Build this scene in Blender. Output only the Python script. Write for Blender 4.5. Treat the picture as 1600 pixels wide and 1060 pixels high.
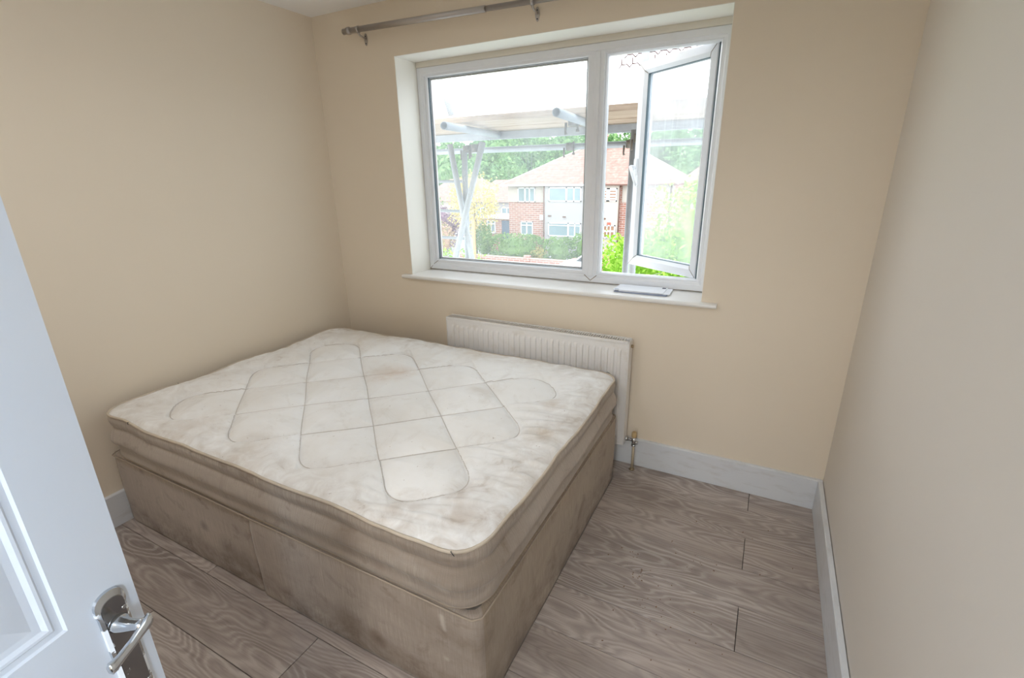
import bpy, bmesh, math, random
import numpy as np
from mathutils import Vector, Matrix, noise as mn

for o in list(bpy.data.objects):
    bpy.data.objects.remove(o)
S = bpy.context.scene
C = S.collection
PI = math.pi

# ------------------------------------------------------------------ camera
CAM = Vector((2.52323, -2.34827, 1.52209))
F, YAW, PITCH, ROLL = 756.71, 0.48751, 0.32812, -0.01774
fw = Vector((-math.sin(YAW) * math.cos(PITCH), math.cos(YAW) * math.cos(PITCH), -math.sin(PITCH)))
rt = Vector((math.cos(YAW), math.sin(YAW), 0))
up = rt.cross(fw)
r2 = rt * math.cos(ROLL) + up * math.sin(ROLL)
u2 = -rt * math.sin(ROLL) + up * math.cos(ROLL)
cd = bpy.data.cameras.new('camera')
cam = bpy.data.objects.new('camera', cd)
C.objects.link(cam)
cam.matrix_world = Matrix(((r2.x, u2.x, -fw.x, CAM.x), (r2.y, u2.y, -fw.y, CAM.y), (r2.z, u2.z, -fw.z, CAM.z), (0, 0, 0, 1)))
cd.sensor_fit = 'HORIZONTAL'
cd.sensor_width = 36
cd.lens = F / 1600 * 36
cd.clip_start = 0.02
cd.clip_end = 500
S.camera = cam

# ------------------------------------------------------------------ world, lights, exposure
W = bpy.data.worlds.new('overcast_sky')
S.world = W
W.use_nodes = True
nt = W.node_tree
nt.nodes.clear()
SKY = 3.7
wo = nt.nodes.new('ShaderNodeOutputWorld')
bg = nt.nodes.new('ShaderNodeBackground')
tc = nt.nodes.new('ShaderNodeTexCoord')
sp = nt.nodes.new('ShaderNodeSeparateXYZ')
cr = nt.nodes.new('ShaderNodeValToRGB')
cr.color_ramp.elements[0].position = 0.0
cr.color_ramp.elements[0].color = (0.93, 0.965, 1.0, 1)
cr.color_ramp.elements[1].position = 0.9
cr.color_ramp.elements[1].color = (0.80, 0.89, 1.0, 1)
nt.links.new(tc.outputs['Generated'], sp.inputs[0])
nt.links.new(sp.outputs['Z'], cr.inputs[0])
nt.links.new(cr.outputs[0], bg.inputs[0])
bg.inputs[1].default_value = SKY
nt.links.new(bg.outputs[0], wo.inputs[0])


def area(name, loc, aim, sx, sy, power, col):
    l = bpy.data.lights.new(name, 'AREA')
    l.shape = 'RECTANGLE'
    l.size, l.size_y, l.energy, l.color = sx, sy, power, col
    o = bpy.data.objects.new(name, l)
    C.objects.link(o)
    o.location = loc
    o.rotation_euler = (Vector(aim) - Vector(loc)).to_track_quat('-Z', 'Y').to_euler()
    return o


HALL = area('landing_window_light', (3.42, -3.50, 1.45), (1.85, -2.45, 1.2), 0.55, 1.2, 50, (0.60, 0.79, 1.0))
HALL2 = area('landing_fill_light', (2.55, -4.2, 2.2), (2.3, -0.6, 0.9), 0.5, 0.5, 30, (0.90, 0.95, 1.0))  # added fill for the back right of the room, not a known lamp
CEIL = area('ceiling_fill_light', (1.15, -2.05, 2.34), (1.15, -2.05, 0), 0.45, 0.45, 8.5, (0.94, 0.96, 1.0))  # added overhead fill, no fixture in the room
po = area('window_portal', (1.43, 0.36, 1.54), (1.43, -1, 1.54), 1.72, 1.24, 1, (1, 1, 1))
po.data.cycles.is_portal = True

S.view_settings.view_transform = 'Standard'
S.view_settings.look = 'None'
S.view_settings.exposure = 0.29
S.view_settings.gamma = 1
S.view_settings.use_curve_mapping = False
S.cycles.use_denoising = True
try:
    S.cycles.denoiser = 'OPENIMAGEDENOISE'
    S.cycles.denoising_input_passes = 'RGB_ALBEDO_NORMAL'
    S.cycles.denoising_prefilter = 'ACCURATE'
except Exception:
    pass
S.cycles.max_bounces = 12
S.cycles.diffuse_bounces = 8
S.cycles.transparent_max_bounces = 24
S.cycles.sample_clamp_indirect = 8
S.cycles.use_adaptive_sampling = False


# ------------------------------------------------------------------ helpers
class N:
    """small node-tree builder"""
    def __init__(s, name):
        s.m = bpy.data.materials.new(name)
        s.m.use_nodes = True
        s.t = s.m.node_tree
        s.t.nodes.clear()
        s.out = s.t.nodes.new('ShaderNodeOutputMaterial')

    def n(s, typ, **kw):
        nd = s.t.nodes.new('ShaderNode' + typ)
        for k, v in kw.items():
            if k.startswith('i_'):
                nd.inputs[k[2:].replace('_', ' ')].default_value = v
            else:
                setattr(nd, k, v)
        return nd

    def l(s, a, b):
        s.t.links.new(a, b)

    def coord(s, kind='Object', scale=(1, 1, 1), rot=(0, 0, 0), loc=(0, 0, 0)):
        c = s.n('TexCoord')
        m = s.n('Mapping')
        m.inputs['Scale'].default_value = scale
        m.inputs['Rotation'].default_value = rot
        m.inputs['Location'].default_value = loc
        s.l(c.outputs[kind], m.inputs[0])
        return m.outputs[0]

    def noise(s, vec, scale, detail=4, rough=.5, dist=0):
        nd = s.n('TexNoise')
        nd.inputs['Scale'].default_value = scale
        nd.inputs['Detail'].default_value = detail
        nd.inputs['Roughness'].default_value = rough
        nd.inputs['Distortion'].default_value = dist
        if vec is not None:
            s.l(vec, nd.inputs['Vector'])
        return nd.outputs['Fac']

    def ramp(s, v, stops, interp='LINEAR'):
        nd = s.n('ValToRGB')
        r = nd.color_ramp
        r.interpolation = interp
        while len(r.elements) < len(stops):
            r.elements.new(.5)
        for e, (p, c) in zip(r.elements, stops):
            e.position = p
            e.color = tuple(c) + (1,) if len(c) == 3 else c
        s.l(v, nd.inputs[0])
        return nd.outputs[0]

    def val(s, v, lo, hi, a=0., b=1.):
        nd = s.n('MapRange')
        nd.inputs[1].default_value = lo
        nd.inputs[2].default_value = hi
        nd.inputs[3].default_value = a
        nd.inputs[4].default_value = b
        s.l(v, nd.inputs[0])
        return nd.outputs[0]

    def math(s, op, a, b=None):
        nd = s.n('Math', operation=op)
        for i, x in enumerate((a, b)):
            if x is None:
                continue
            if isinstance(x, (int, float)):
                nd.inputs[i].default_value = x
            else:
                s.l(x, nd.inputs[i])
        return nd.outputs[0]

    def mix(s, fac, a, b, mode='MIX'):
        nd = s.n('Mix', data_type='RGBA', blend_type=mode)
        for sock, x in ((nd.inputs[0], fac), (nd.inputs[6], a), (nd.inputs[7], b)):
            if isinstance(x, (int, float)):
                sock.default_value = x
            elif isinstance(x, tuple):
                sock.default_value = x if len(x) == 4 else x + (1,)
            else:
                s.l(x, sock)
        return nd.outputs[2]

    def spot(s, vec, c, r, soft=.4):
        """round mark of radius r centred at c, 1 inside"""
        d = s.n('VectorMath', operation='DISTANCE')
        s.l(vec, d.inputs[0])
        d.inputs[1].default_value = c
        return s.val(d.outputs['Value'], r * (1 - soft), r * (1 + soft), 1., 0.)

    def bsdf(s, col, rough=.6, metal=0, bump=None, bs=.1, bd=.01, spec=.5, **kw):
        b = s.n('BsdfPrincipled')
        if isinstance(col, tuple):
            b.inputs['Base Color'].default_value = col + (1,)
        else:
            s.l(col, b.inputs['Base Color'])
        if isinstance(rough, (int, float)):
            b.inputs['Roughness'].default_value = rough
        else:
            s.l(rough, b.inputs['Roughness'])
        b.inputs['Metallic'].default_value = metal
        b.inputs['Specular IOR Level'].default_value = spec
        for k, v in kw.items():
            b.inputs[k.replace('_', ' ')].default_value = v
        if bump is not None:
            bp = s.n('Bump')
            bp.inputs['Strength'].default_value = bs
            bp.inputs['Distance'].default_value = bd
            s.l(bump, bp.inputs['Height'])
            s.l(bp.outputs[0], b.inputs['Normal'])
        s.l(b.outputs[0], s.out.inputs[0])
        return b


def plain(name, col, rough=.5, metal=0, spec=.5, var=.06, scale=6):
    """one colour with faint mottling"""
    m = N(name)
    v = m.noise(m.coord(), scale, 3)
    a = tuple(max(0, c * (1 - var)) for c in col)
    b = tuple(min(1, c * (1 + var)) for c in col)
    m.bsdf(m.mix(v, a, b), rough, metal, spec=spec)
    return m.m


def root(name, loc, label=None, cat=None, group=None, kind=None):
    o = bpy.data.objects.new(name, None)
    o.empty_display_size = .05
    C.objects.link(o)
    o.location = loc
    tag(o, label, cat, group, kind)
    return o


def tag(o, label=None, cat=None, group=None, kind=None):
    for k, v in (('label', label), ('category', cat), ('group', group), ('kind', kind)):
        if v:
            o[k] = v
    return o


def wloc(o):
    v = Vector((0, 0, 0))
    while o is not None:
        v += o.location
        o = o.parent
    return v


def obj(name, bm, mat=None, parent=None, smooth=False, base=None, **kw):
    """world-space bmesh -> one object; origin at its parent's origin, or at base"""
    me = bpy.data.meshes.new(name)
    if isinstance(bm, bmesh.types.BMesh):
        bm.normal_update()
        bm.to_mesh(me)
        bm.free()
    else:
        V, Fc = bm
        me.from_pydata([tuple(v) for v in V], [], [tuple(f) for f in Fc])
        me.update()
    o = bpy.data.objects.new(name, me)
    C.objects.link(o)
    off = wloc(parent) if parent else Vector((0, 0, 0))
    if base is not None:
        o.location = Vector(base) - off
        off = Vector(base)
    me.transform(Matrix.Translation(-off))
    if parent:
        o.parent = parent
    if mat is not None:
        for m in (mat if isinstance(mat, (list, tuple)) else [mat]):
            me.materials.append(m)
    if smooth:
        me.polygons.foreach_set('use_smooth', [True] * len(me.polygons))
    tag(o, **kw)
    return o


def box(bm, a, b, bev=0, seg=1):
    a, b = Vector(a), Vector(b)
    r = bmesh.ops.create_cube(bm, size=1)
    vs = r['verts']
    for v in vs:
        v.co = Vector(((a.x + b.x) / 2 + v.co.x * (b.x - a.x), (a.y + b.y) / 2 + v.co.y * (b.y - a.y), (a.z + b.z) / 2 + v.co.z * (b.z - a.z)))
    if bev:
        es = list({e for v in vs for e in v.link_edges})
        r = bmesh.ops.bevel(bm, geom=es, offset=bev, segments=seg, profile=.5, affect='EDGES')
        vs = r['verts']
    return vs


def bx(a, b, bev=0, seg=1):
    bm = bmesh.new()
    box(bm, a, b, bev, seg)
    return bm


def tube(bm, pts, r, seg=12, cap=True, closed=False):
    """round tube through pts; r scalar or list"""
    pts = [Vector(p) for p in pts]
    n = len(pts)
    rs = r if isinstance(r, (list, tuple)) else [r] * n
    rings = []
    prev = None
    for i, p in enumerate(pts):
        if closed:
            t = pts[(i + 1) % n] - pts[i - 1]
        else:
            t = pts[min(i + 1, n - 1)] - pts[max(i - 1, 0)]
        t.normalize()
        if prev is None:
            a = Vector((0, 0, 1)) if abs(t.z) < .9 else Vector((1, 0, 0))
            nrm = t.cross(a).normalized()
        else:
            nrm = (prev - t * prev.dot(t)).normalized()
        prev = nrm
        bi = t.cross(nrm)
        rings.append([bm.verts.new(p + (nrm * math.cos(2 * PI * k / seg) + bi * math.sin(2 * PI * k / seg)) * rs[i]) for k in range(seg)])
    m = n if closed else n - 1
    for i in range(m):
        A, B = rings[i], rings[(i + 1) % n]
        for k in range(seg):
            f = bm.faces.new((A[k], A[(k + 1) % seg], B[(k + 1) % seg], B[k]))
            f.smooth = True
    if cap and not closed:
        bm.faces.new(list(reversed(rings[0])))
        bm.faces.new(rings[-1])
    return bm


def tb(pts, r, seg=12, cap=True, closed=False):
    bm = bmesh.new()
    tube(bm, pts, r, seg, cap, closed)
    return bm


def pipe_open(bm, a, b, r, th=.004, seg=16):
    """hollow scaffold tube"""
    a, b = Vector(a), Vector(b)
    t = (b - a).normalized()
    x = t.cross(Vector((0, 0, 1)) if abs(t.z) < .9 else Vector((1, 0, 0))).normalized()
    y = t.cross(x)
    R = []
    for p, rr in ((a, r), (b, r), (b, r - th), (a, r - th)):
        R.append([bm.verts.new(p + (x * math.cos(2 * PI * k / seg) + y * math.sin(2 * PI * k / seg)) * rr) for k in range(seg)])
    for i in range(4):
        A, B = R[i], R[(i + 1) % 4]
        for k in range(seg):
            f = bm.faces.new((A[k], A[(k + 1) % seg], B[(k + 1) % seg], B[k]))
            f.smooth = i in (0, 2)
    bm.faces.new([bm.verts.new(v.co) for v in R[2]])  # added cap at the far end, blocks sky light so the bore looks dark
    return bm


def quad(bm, pts):
    return bm.faces.new([bm.verts.new(p) for p in pts])


def prism(bm, poly, d):
    """poly (list of points) extruded by vector d"""
    d = Vector(d)
    A = [bm.verts.new(Vector(p)) for p in poly]
    B = [bm.verts.new(Vector(p) + d) for p in poly]
    bm.faces.new(A)
    bm.faces.new(list(reversed(B)))
    n = len(A)
    for i in range(n):
        bm.faces.new((A[i], B[i], B[(i + 1) % n], A[(i + 1) % n]))
    bmesh.ops.recalc_face_normals(bm, faces=bm.faces[:])
    return bm


# ------------------------------------------------------------------ materials
def wall_paint(name, col):
    m = N(name)
    c = m.coord()
    big = m.noise(c, 1.3, 3, .5)
    fine = m.noise(c, 260, 2, .5)
    roll = m.noise(c, 45, 3, .6)
    a = tuple(x * .965 for x in col)
    b = tuple(min(1, x * 1.02) for x in col)
    colr = m.mix(big, a, b)
    m.bsdf(colr, .62, bump=m.math('ADD', fine, roll), bs=.12, bd=.0006, spec=.35)
    return m.m


M_wall = wall_paint('cream_wall_paint', (.80, .705, .575))
M_wall_right = wall_paint('cream_wall_paint_right', (.76, .71, .645))
M_reveal = wall_paint('reveal_paint', (.88, .86, .80))
M_ceiling = wall_paint('ceiling_paint', (.90, .89, .88))


def skirting_paint():
    m = N('skirting_paint')
    c = m.coord(scale=(3, 3, 12))
    sc = m.noise(c, 3, 6, .6)
    colr = m.mix(m.val(sc, .52, .75), (.70, .72, .75), (.60, .60, .60))
    m.bsdf(colr, .38, bump=m.noise(m.coord(), 60, 3), bs=.05, bd=.001)
    return m.m


M_skirt = skirting_paint()


def upvc(name='white_upvc', col=(.80, .82, .86)):
    m = N(name)
    v = m.noise(m.coord(), 9, 5, .6)
    m.bsdf(m.mix(m.val(v, .5, .8), col, tuple(x * .96 for x in col)), .28)
    return m.m


M_upvc = upvc()
M_sill = upvc('sill_board_white', (.84, .82, .79))
M_trimcream = plain('head_trim_cream', (.72, .68, .60), .5)
M_seal = plain('black_rubber_seal', (.02, .025, .03), .6)
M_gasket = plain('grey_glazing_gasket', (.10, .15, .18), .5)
M_grime = plain('joint_grime', (.22, .16, .09), .8)


def chrome(name, col, rough, paint=0.):
    m = N(name)
    c = m.coord()
    b = m.bsdf(col, rough, 1)
    if paint:
        n = m.noise(c, 34, 4, .6)
        f = m.val(n, paint, paint + .03)
        p = m.n('BsdfPrincipled')
        p.inputs['Base Color'].default_value = (.8, .83, .87, 1)
        p.inputs['Roughness'].default_value = .35
        mx = m.n('MixShader')
        m.l(f, mx.inputs[0])
        m.l(b.outputs[0], mx.inputs[1])
        m.l(p.outputs[0], mx.inputs[2])
        m.l(mx.outputs[0], m.out.inputs[0])
    return m.m


M_chrome = chrome('polished_chrome', (.62, .64, .66), .12)
M_plate = chrome('tarnished_chrome_plate', (.30, .30, .31), .16, .70)
M_rim = chrome('painted_over_rim', (.62, .65, .68), .2, .50)
M_nickel = chrome('brushed_nickel', (.50, .47, .45), .42)
M_brass = chrome('dull_brass', (.45, .36, .24), .4)


def door_paint():
    m = N('gloss_door_paint')
    c = m.coord()
    m.bsdf(m.mix(m.noise(c, 4, 3), (.74, .80, .90), (.79, .84, .92)), .22, bump=m.noise(c, 30, 3), bs=.03, bd=.002)
    return m.m


M_door = door_paint()


def oak():
    """cerused grey oak laminate: contour-line grain, different on every plank"""
    m = N('grey_oak_laminate')
    oi = m.n('ObjectInfo')
    g = m.n('TexCoord')
    off = m.n('CombineXYZ')
    rnd = oi.outputs['Random']
    m.l(m.math('MULTIPLY', rnd, 37.0), off.inputs[0])
    m.l(m.math('MULTIPLY', rnd, 71.0), off.inputs[1])
    m.l(m.math('MULTIPLY', rnd, 19.0), off.inputs[2])
    av = m.n('VectorMath', operation='ADD')
    m.l(g.outputs['Object'], av.inputs[0])
    m.l(off.outputs[0], av.inputs[1])
    mp = m.n('Mapping')
    mp.inputs['Scale'].default_value = (1.15, 5.2, 1)
    m.l(av.outputs[0], mp.inputs[0])
    field = m.noise(mp.outputs[0], 1.0, 2.2, .42, .25)
    wob = m.noise(mp.outputs[0], 9, 3, .6)
    f2 = m.math('ADD', m.math('MULTIPLY', field, 210.), m.math('MULTIPLY', wob, 4.5))
    rings = m.math('SINE', f2)
    strength = m.val(m.noise(mp.outputs[0], .8, 2), .40, .62, .12, 1.)
    light = m.math('MULTIPLY', m.val(rings, .25, .95), strength)
    dark = m.val(rings, -1., -.1, 1., 0.)
    mp2 = m.n('Mapping')
    mp2.inputs['Scale'].default_value = (5, 150, 1)
    m.l(av.outputs[0], mp2.inputs[0])
    fibre = m.noise(mp2.outputs[0], 1.0, 5, .65)
    mp3 = m.n('Mapping')
    mp3.inputs['Scale'].default_value = (1.3, 9, 1)
    m.l(av.outputs[0], mp3.inputs[0])
    cloud = m.noise(mp3.outputs[0], 1.5, 4, .6)
    base = m.ramp(cloud, [(.28, (.315, .268, .244)), (.50, (.42, .366, .336)), (.72, (.52, .465, .43))])
    tint = m.mix(rnd, (.84, .82, .81), (1.08, 1.05, 1.02))
    base = m.mix(1., base, tint, 'MULTIPLY')
    base = m.mix(m.math('MULTIPLY', dark, .30), base, (.225, .19, .175))
    base = m.mix(m.math('MULTIPLY', light, .58), base, (.60, .55, .515))
    base = m.mix(m.val(fibre, .50, .72, 0., .42), base, (.135, .105, .090))
    base = m.mix(m.val(fibre, .30, .46, .25, 0.), base, (.46, .40, .36))
    # knots, dusty footfall marks
    w = m.coord('Object')
    dust = m.noise(w, 3.1, 5, .65)
    base = m.mix(m.val(dust, .58, .80, 0., .45), base, (.44, .38, .335))
    dirt = m.noise(w, 22, 3, .6)
    base = m.mix(m.val(dirt, .70, .78, 0., .6), base, (.30, .19, .12))
    m.bsdf(base, m.val(fibre, .3, .8, .42, .62), bump=m.math('ADD', fibre, m.math('MULTIPLY', light, -.6)), bs=.22, bd=.0012, spec=.4)
    return m.m


M_oak = oak()
M_under = plain('dark_joint', (.03, .024, .02), .9)


def ticking():
    """soiled off-white mattress damask"""
    m = N('stained_mattress_damask')
    c = m.coord(loc=(1.012, -.846, .372))
    big = m.noise(c, 2.6, 6, .62, .3)
    mid = m.noise(c, 8.5, 6, .68, .8)
    swirl = m.noise(c, 13, 5, .62, .9)
    col = m.ramp(big, [(.30, (.80, .775, .74)), (.50, (.87, .86, .845)), (.70, (.90, .90, .895))])
    col = m.mix(m.val(mid, .54, .74, 0., .42), col, (.62, .57, .51))
    # yellowed outer border
    uv = m.n('UVMap')
    sx = m.n('SeparateXYZ')
    m.l(uv.outputs[0], sx.inputs[0])
    edge = m.math('MULTIPLY', m.val(sx.outputs[1], .72, 1.0), m.val(swirl, .35, .66))
    col = m.mix(m.math('MULTIPLY', edge, .60), col, (.52, .45, .385))
    ink = m.math('MULTIPLY', m.val(swirl, .60, .70), m.val(mid, .42, .6))
    col = m.mix(m.math('MULTIPLY', m.math('MULTIPLY', ink, m.val(sx.outputs[1], .35, .8, .25, 1.)), .40), col, (.47, .40, .33))
    specks = m.noise(c, 70, 2, .5)
    col = m.mix(m.val(specks, .74, .78, 0., .5), col, (.30, .21, .14))
    for (x, y, r, k, cc) in ((.93, -.66, .075, .42, (.58, .38, .22)), (.98, -.60, .05, .35, (.55, .36, .22)), (1.77, -1.30, .035, .6, (.36, .26, .18)), (1.86, -.86, .05, .5, (.46, .33, .2)),
                             (1.80, -.62, .04, .45, (.5, .36, .24)), (1.84, -1.40, .05, .45, (.42, .31, .22)), (1.68, -1.44, .045, .5, (.40, .30, .22)), (.60, -1.46, .08, .35, (.46, .36, .27)),
                             (.95, -1.42, .07, .3, (.46, .37, .28)), (.25, -1.35, .1, .3, (.5, .42, .33)), (1.2, -.22, .1, .45, (.56, .46, .34)), (.45, -.22, .16, .4, (.55, .46, .35)), (1.45, -.62, .05, .3, (.5, .4, .3))):
        f = m.math('MULTIPLY', m.math('MULTIPLY', m.spot(c, (x, y, .59), r, .9), m.val(mid, .30, .55)), k)
        col = m.mix(f, col, cc)
    wv = m.noise(m.coord(scale=(1, 1, 1)), 420, 2)
    m.bsdf(col, .85, bump=m.math('ADD', wv, m.math('MULTIPLY', swirl, .3)), bs=.12, bd=.0015, spec=.2, Sheen_Weight=.15)
    return m.m


def weave(name, light, dark, stain, vs=400, bandy=True):
    """fine ribbed upholstery cloth; UV.x runs round the bed in metres, UV.y is height in metres"""
    m = N(name)
    uv = m.n('UVMap')
    mp = m.n('Mapping')
    mp.inputs['Scale'].default_value = (vs, 10, 1)
    m.l(uv.outputs[0], mp.inputs[0])
    thread = m.noise(mp.outputs[0], 1.0, 3, .6)
    mp2 = m.n('Mapping')
    mp2.inputs['Scale'].default_value = (160, 520, 1)
    m.l(uv.outputs[0], mp2.inputs[0])
    slub = m.noise(mp2.outputs[0], 1.0, 2, .5)
    mp3 = m.n('Mapping')
    mp3.inputs['Scale'].default_value = (2.6, 5.5, 1)
    m.l(uv.outputs[0], mp3.inputs[0])
    big = m.noise(mp3.outputs[0], 1.0, 6, .62, .5)
    mp4 = m.n('Mapping')
    mp4.inputs['Scale'].default_value = (7, 9, 1)
    m.l(uv.outputs[0], mp4.inputs[0])
    blot = m.noise(mp4.outputs[0], 1.0, 6, .66, .4)
    mp5 = m.n('Mapping')
    mp5.inputs['Scale'].default_value = (14, 1.4, 1)
    m.l(uv.outputs[0], mp5.inputs[0])
    drip = m.noise(mp5.outputs[0], 1.0, 4, .6)
    col = m.mix(m.val(thread, .30, .70), tuple(x * .90 for x in dark), light)
    col = m.mix(m.val(slub, .55, .8, 0., .35), col, tuple(x * .7 for x in dark))
    col = m.mix(m.val(big, .42, .68, 0., .42), col, tuple((a + b) / 2 for a, b in zip(dark, stain)))
    col = m.mix(m.val(blot, .56, .70, 0., .65), col, stain)
    col = m.mix(m.val(drip, .62, .80, 0., .35), col, stain)
    sx = m.n('SeparateXYZ')
    m.l(uv.outputs[0], sx.inputs[0])
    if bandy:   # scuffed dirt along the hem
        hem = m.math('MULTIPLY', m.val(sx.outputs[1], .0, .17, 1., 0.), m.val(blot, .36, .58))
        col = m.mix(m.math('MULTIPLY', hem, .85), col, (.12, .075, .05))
    # brown soiling at the near right, painted darker to offset the landing light
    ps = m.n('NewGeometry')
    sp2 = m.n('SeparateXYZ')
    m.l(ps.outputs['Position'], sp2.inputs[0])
    soil_shade = m.math('MULTIPLY', m.val(sp2.outputs[0], .7, 1.9, 0., 1.), m.val(sp2.outputs[1], -1.2, -1.5, 0., 1.))
    soil_shade = m.math('MULTIPLY', soil_shade, m.val(big, .25, .6, .35, 1.))
    col = m.mix(m.math('MULTIPLY', soil_shade, .55), col, (.20, .15, .11))
    # pale scuffs by the corner and dark spill marks low on the front
    for (x, z, r, k, cc) in ((1.838, .326, .008, .5, (.66, .60, .54)), (1.840, .312, .008, .5, (.66, .60, .54)), (1.842, .298, .008, .5, (.66, .60, .54)), (1.845, .284, .007, .4, (.64, .58, .52)), (1.845, .168, .008, .4, (.60, .54, .48)),
                             (1.855, .452, .017, .55, (.70, .64, .58)), (1.568, .095, .026, .75, (.14, .09, .06)), (1.44, .09, .05, .5, (.17, .12, .085)), (.80, .13, .05, .5, (.15, .11, .08)),
                             (.90, .11, .06, .55, (.14, .10, .07)), (.66, .20, .02, .6, (.13, .10, .08)), (1.50, .47, .04, .45, (.18, .13, .10)), (1.62, .43, .03, .4, (.2, .14, .11))):
        f_ = m.math('MULTIPLY', m.math('MULTIPLY', m.spot(ps.outputs['Position'], (x, -1.518, z), r, .7), m.val(blot, .25, .55, .4, 1.)), k)
        col = m.mix(f_, col, cc)
    m.bsdf(col, .9, bump=m.math('ADD', thread, slub), bs=.35, bd=.0012, spec=.15, Sheen_Weight=.2)
    return m.m


M_tick = ticking()
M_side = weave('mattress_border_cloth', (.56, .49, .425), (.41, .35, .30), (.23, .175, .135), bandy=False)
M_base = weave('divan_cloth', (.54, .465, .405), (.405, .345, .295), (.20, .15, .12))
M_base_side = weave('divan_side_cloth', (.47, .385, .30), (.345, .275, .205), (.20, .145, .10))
M_deck = plain('grey_deck_cloth', (.16, .14, .12), .95, var=.25, scale=60)
M_piping = plain('cream_piping', (.56, .48, .385), .85, var=.22, scale=14)
M_piping_low = plain('brown_piping', (.40, .33, .26), .9, var=.2)


def rad_paint():
    m = N('radiator_enamel')
    c = m.coord()
    m.bsdf(m.mix(m.val(m.noise(c, 14, 5, .6), .55, .8), (.78, .76, .74), (.68, .64, .58)), .32)
    return m.m


M_rad = rad_paint()
M_yellow = plain('yellowed_plastic', (.58, .42, .22), .5)
M_paper = plain('white_paper', (.83, .85, .90), .6, var=.02)
M_print = plain('dark_print', (.05, .06, .10), .6)
M_bluepaper = plain('blue_grey_paper', (.30, .34, .45), .6)


def glass(name, veil, streak, tint, seed=0.):
    """pane with rain streaks and dust: clear, a little mirror, and dirt that catches daylight"""
    m = N(name)
    vec = m.coord(scale=(60, 60, 2.6), loc=(seed, seed, 0))
    st = m.noise(vec, 1.0, 5, .62)
    cl = m.noise(m.coord(loc=(seed, 3, seed)), 2.6, 5, .6)
    sp_ = m.noise(m.coord(), 90, 2)
    f = m.math('ADD', m.val(cl, .25, .8, veil * .55, veil * 1.35), m.val(st, .52, .80, 0., streak))
    f = m.math('ADD', f, m.val(sp_, .74, .80, 0., .22))
    tr = m.n('BsdfTransparent')
    tr.inputs[0].default_value = tint + (1,)
    tl = m.n('BsdfTranslucent')
    tl.inputs[0].default_value = (.86, .90, .95, 1)
    gl = m.n('BsdfGlossy')
    gl.inputs['Roughness'].default_value = .03
    m1 = m.n('MixShader')
    m.l(f, m1.inputs[0])
    m.l(tr.outputs[0], m1.inputs[1])
    m.l(tl.outputs[0], m1.inputs[2])
    fr = m.n('Fresnel')
    fr.inputs[0].default_value = 1.25
    m2 = m.n('MixShader')
    m.l(fr.outputs[0], m2.inputs[0])
    m.l(m1.outputs[0], m2.inputs[1])
    m.l(gl.outputs[0], m2.inputs[2])
    m.l(m2.outputs[0], m.out.inputs[0])
    return m.m


M_glass = glass('rain_streaked_glass', .23, .07, (.95, .985, .99))
M_glass2 = glass('hazy_casement_glass', .37, .10, (.92, .98, .98), 5.)

# ------------------------------------------------------------------ room shell
RW, RH, RY = 2.894, 2.4, -2.88      # right wall x, ceiling z, near wall y
WL, WR, WB, WT, FY = .585, 2.281, .944, 2.139, .185   # window opening and frame plane
OUT = .31


def struct(name, bm, mat, **kw):
    return obj(name, bm, mat, kind='structure', **kw)


# floor: dark underlay with a laminate plank for every board
fl = struct('floor', bx((-.02, -4.6, -.05), (3.7, .02, -.010)), M_under, base=(0, 0, 0))
fl['label'] = 'grey-brown limed oak laminate floor'
pitch = .1985
rows = [(0.018, -.163)] + [(-.163 - pitch * i, -.163 - pitch * (i + 1)) for i in range(14)]
random.seed(3)


def plank(x0, x1, y0, y1):
    cx, cy = (x0 + x1) / 2, (y0 + y1) / 2
    bm = bx((x0 + .0012, y1 + .0011, -.010), (x1 - .0012, y0 - .0011, 0), .0009)
    o = obj('plank', bm, M_oak, parent=fl, base=(cx, cy, 0))
    return o


for i, (y0, y1) in enumerate(rows):
    xs = [.025, 1.315, 2.605] if i % 2 == 0 else [.67, 1.96]
    cuts = [-.01] + [x for x in xs if 0.05 < x < RW] + [RW + .01]
    if y1 < -2.9:
        break
    for a, b in zip(cuts[:-1], cuts[1:]):
        plank(a, b, y0, y1)

struct('wall_left', bx((-.12, RY - .1, -.03), (0, OUT, RH + .05)), M_wall)
struct('wall_right', bx((RW, RY - .1, -.03), (RW + .12, OUT, RH + .05)), M_wall_right)
struct('ceiling', bx((-.12, RY - .1, RH), (RW + .12, OUT, RH + .1)), M_ceiling)

# back wall with the window opening cut in it
bm = bmesh.new()
for a, b in (((0, 0, -.03), (WL, OUT, RH)), ((WR, 0, -.03), (RW, OUT, RH)), ((WL, 0, -.03), (WR, OUT, WB - .022)), ((WL, 0, WT), (WR, OUT, RH))):
    box(bm, a, b)
struct('wall_back', bm, M_wall)
# plastered reveals: thin skin lining the opening
bm = bmesh.new()
box(bm, (WL, .001, WB), (WL + .002, FY, WT))
box(bm, (WR - .002, .001, WB), (WR, FY, WT))
box(bm, (WL + .002, .001, WT - .002), (WR - .002, FY, WT))
struct('trim_1', bm, M_reveal, label='cream plastered reveal lining the window opening')

# near wall with the doorway the camera looks through
DX0, DX1, DZ = 1.925, 2.70, 2.0
bm = bmesh.new()
for a, b in (((0, RY - .1, -.03), (DX0 - .02, RY, RH)), ((DX1, RY - .1, -.03), (RW, RY, RH)), ((DX0 - .02, RY - .1, DZ), (DX1, RY, RH))):
    box(bm, a, b)
struct('wall_near', bm, M_wall)
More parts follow.
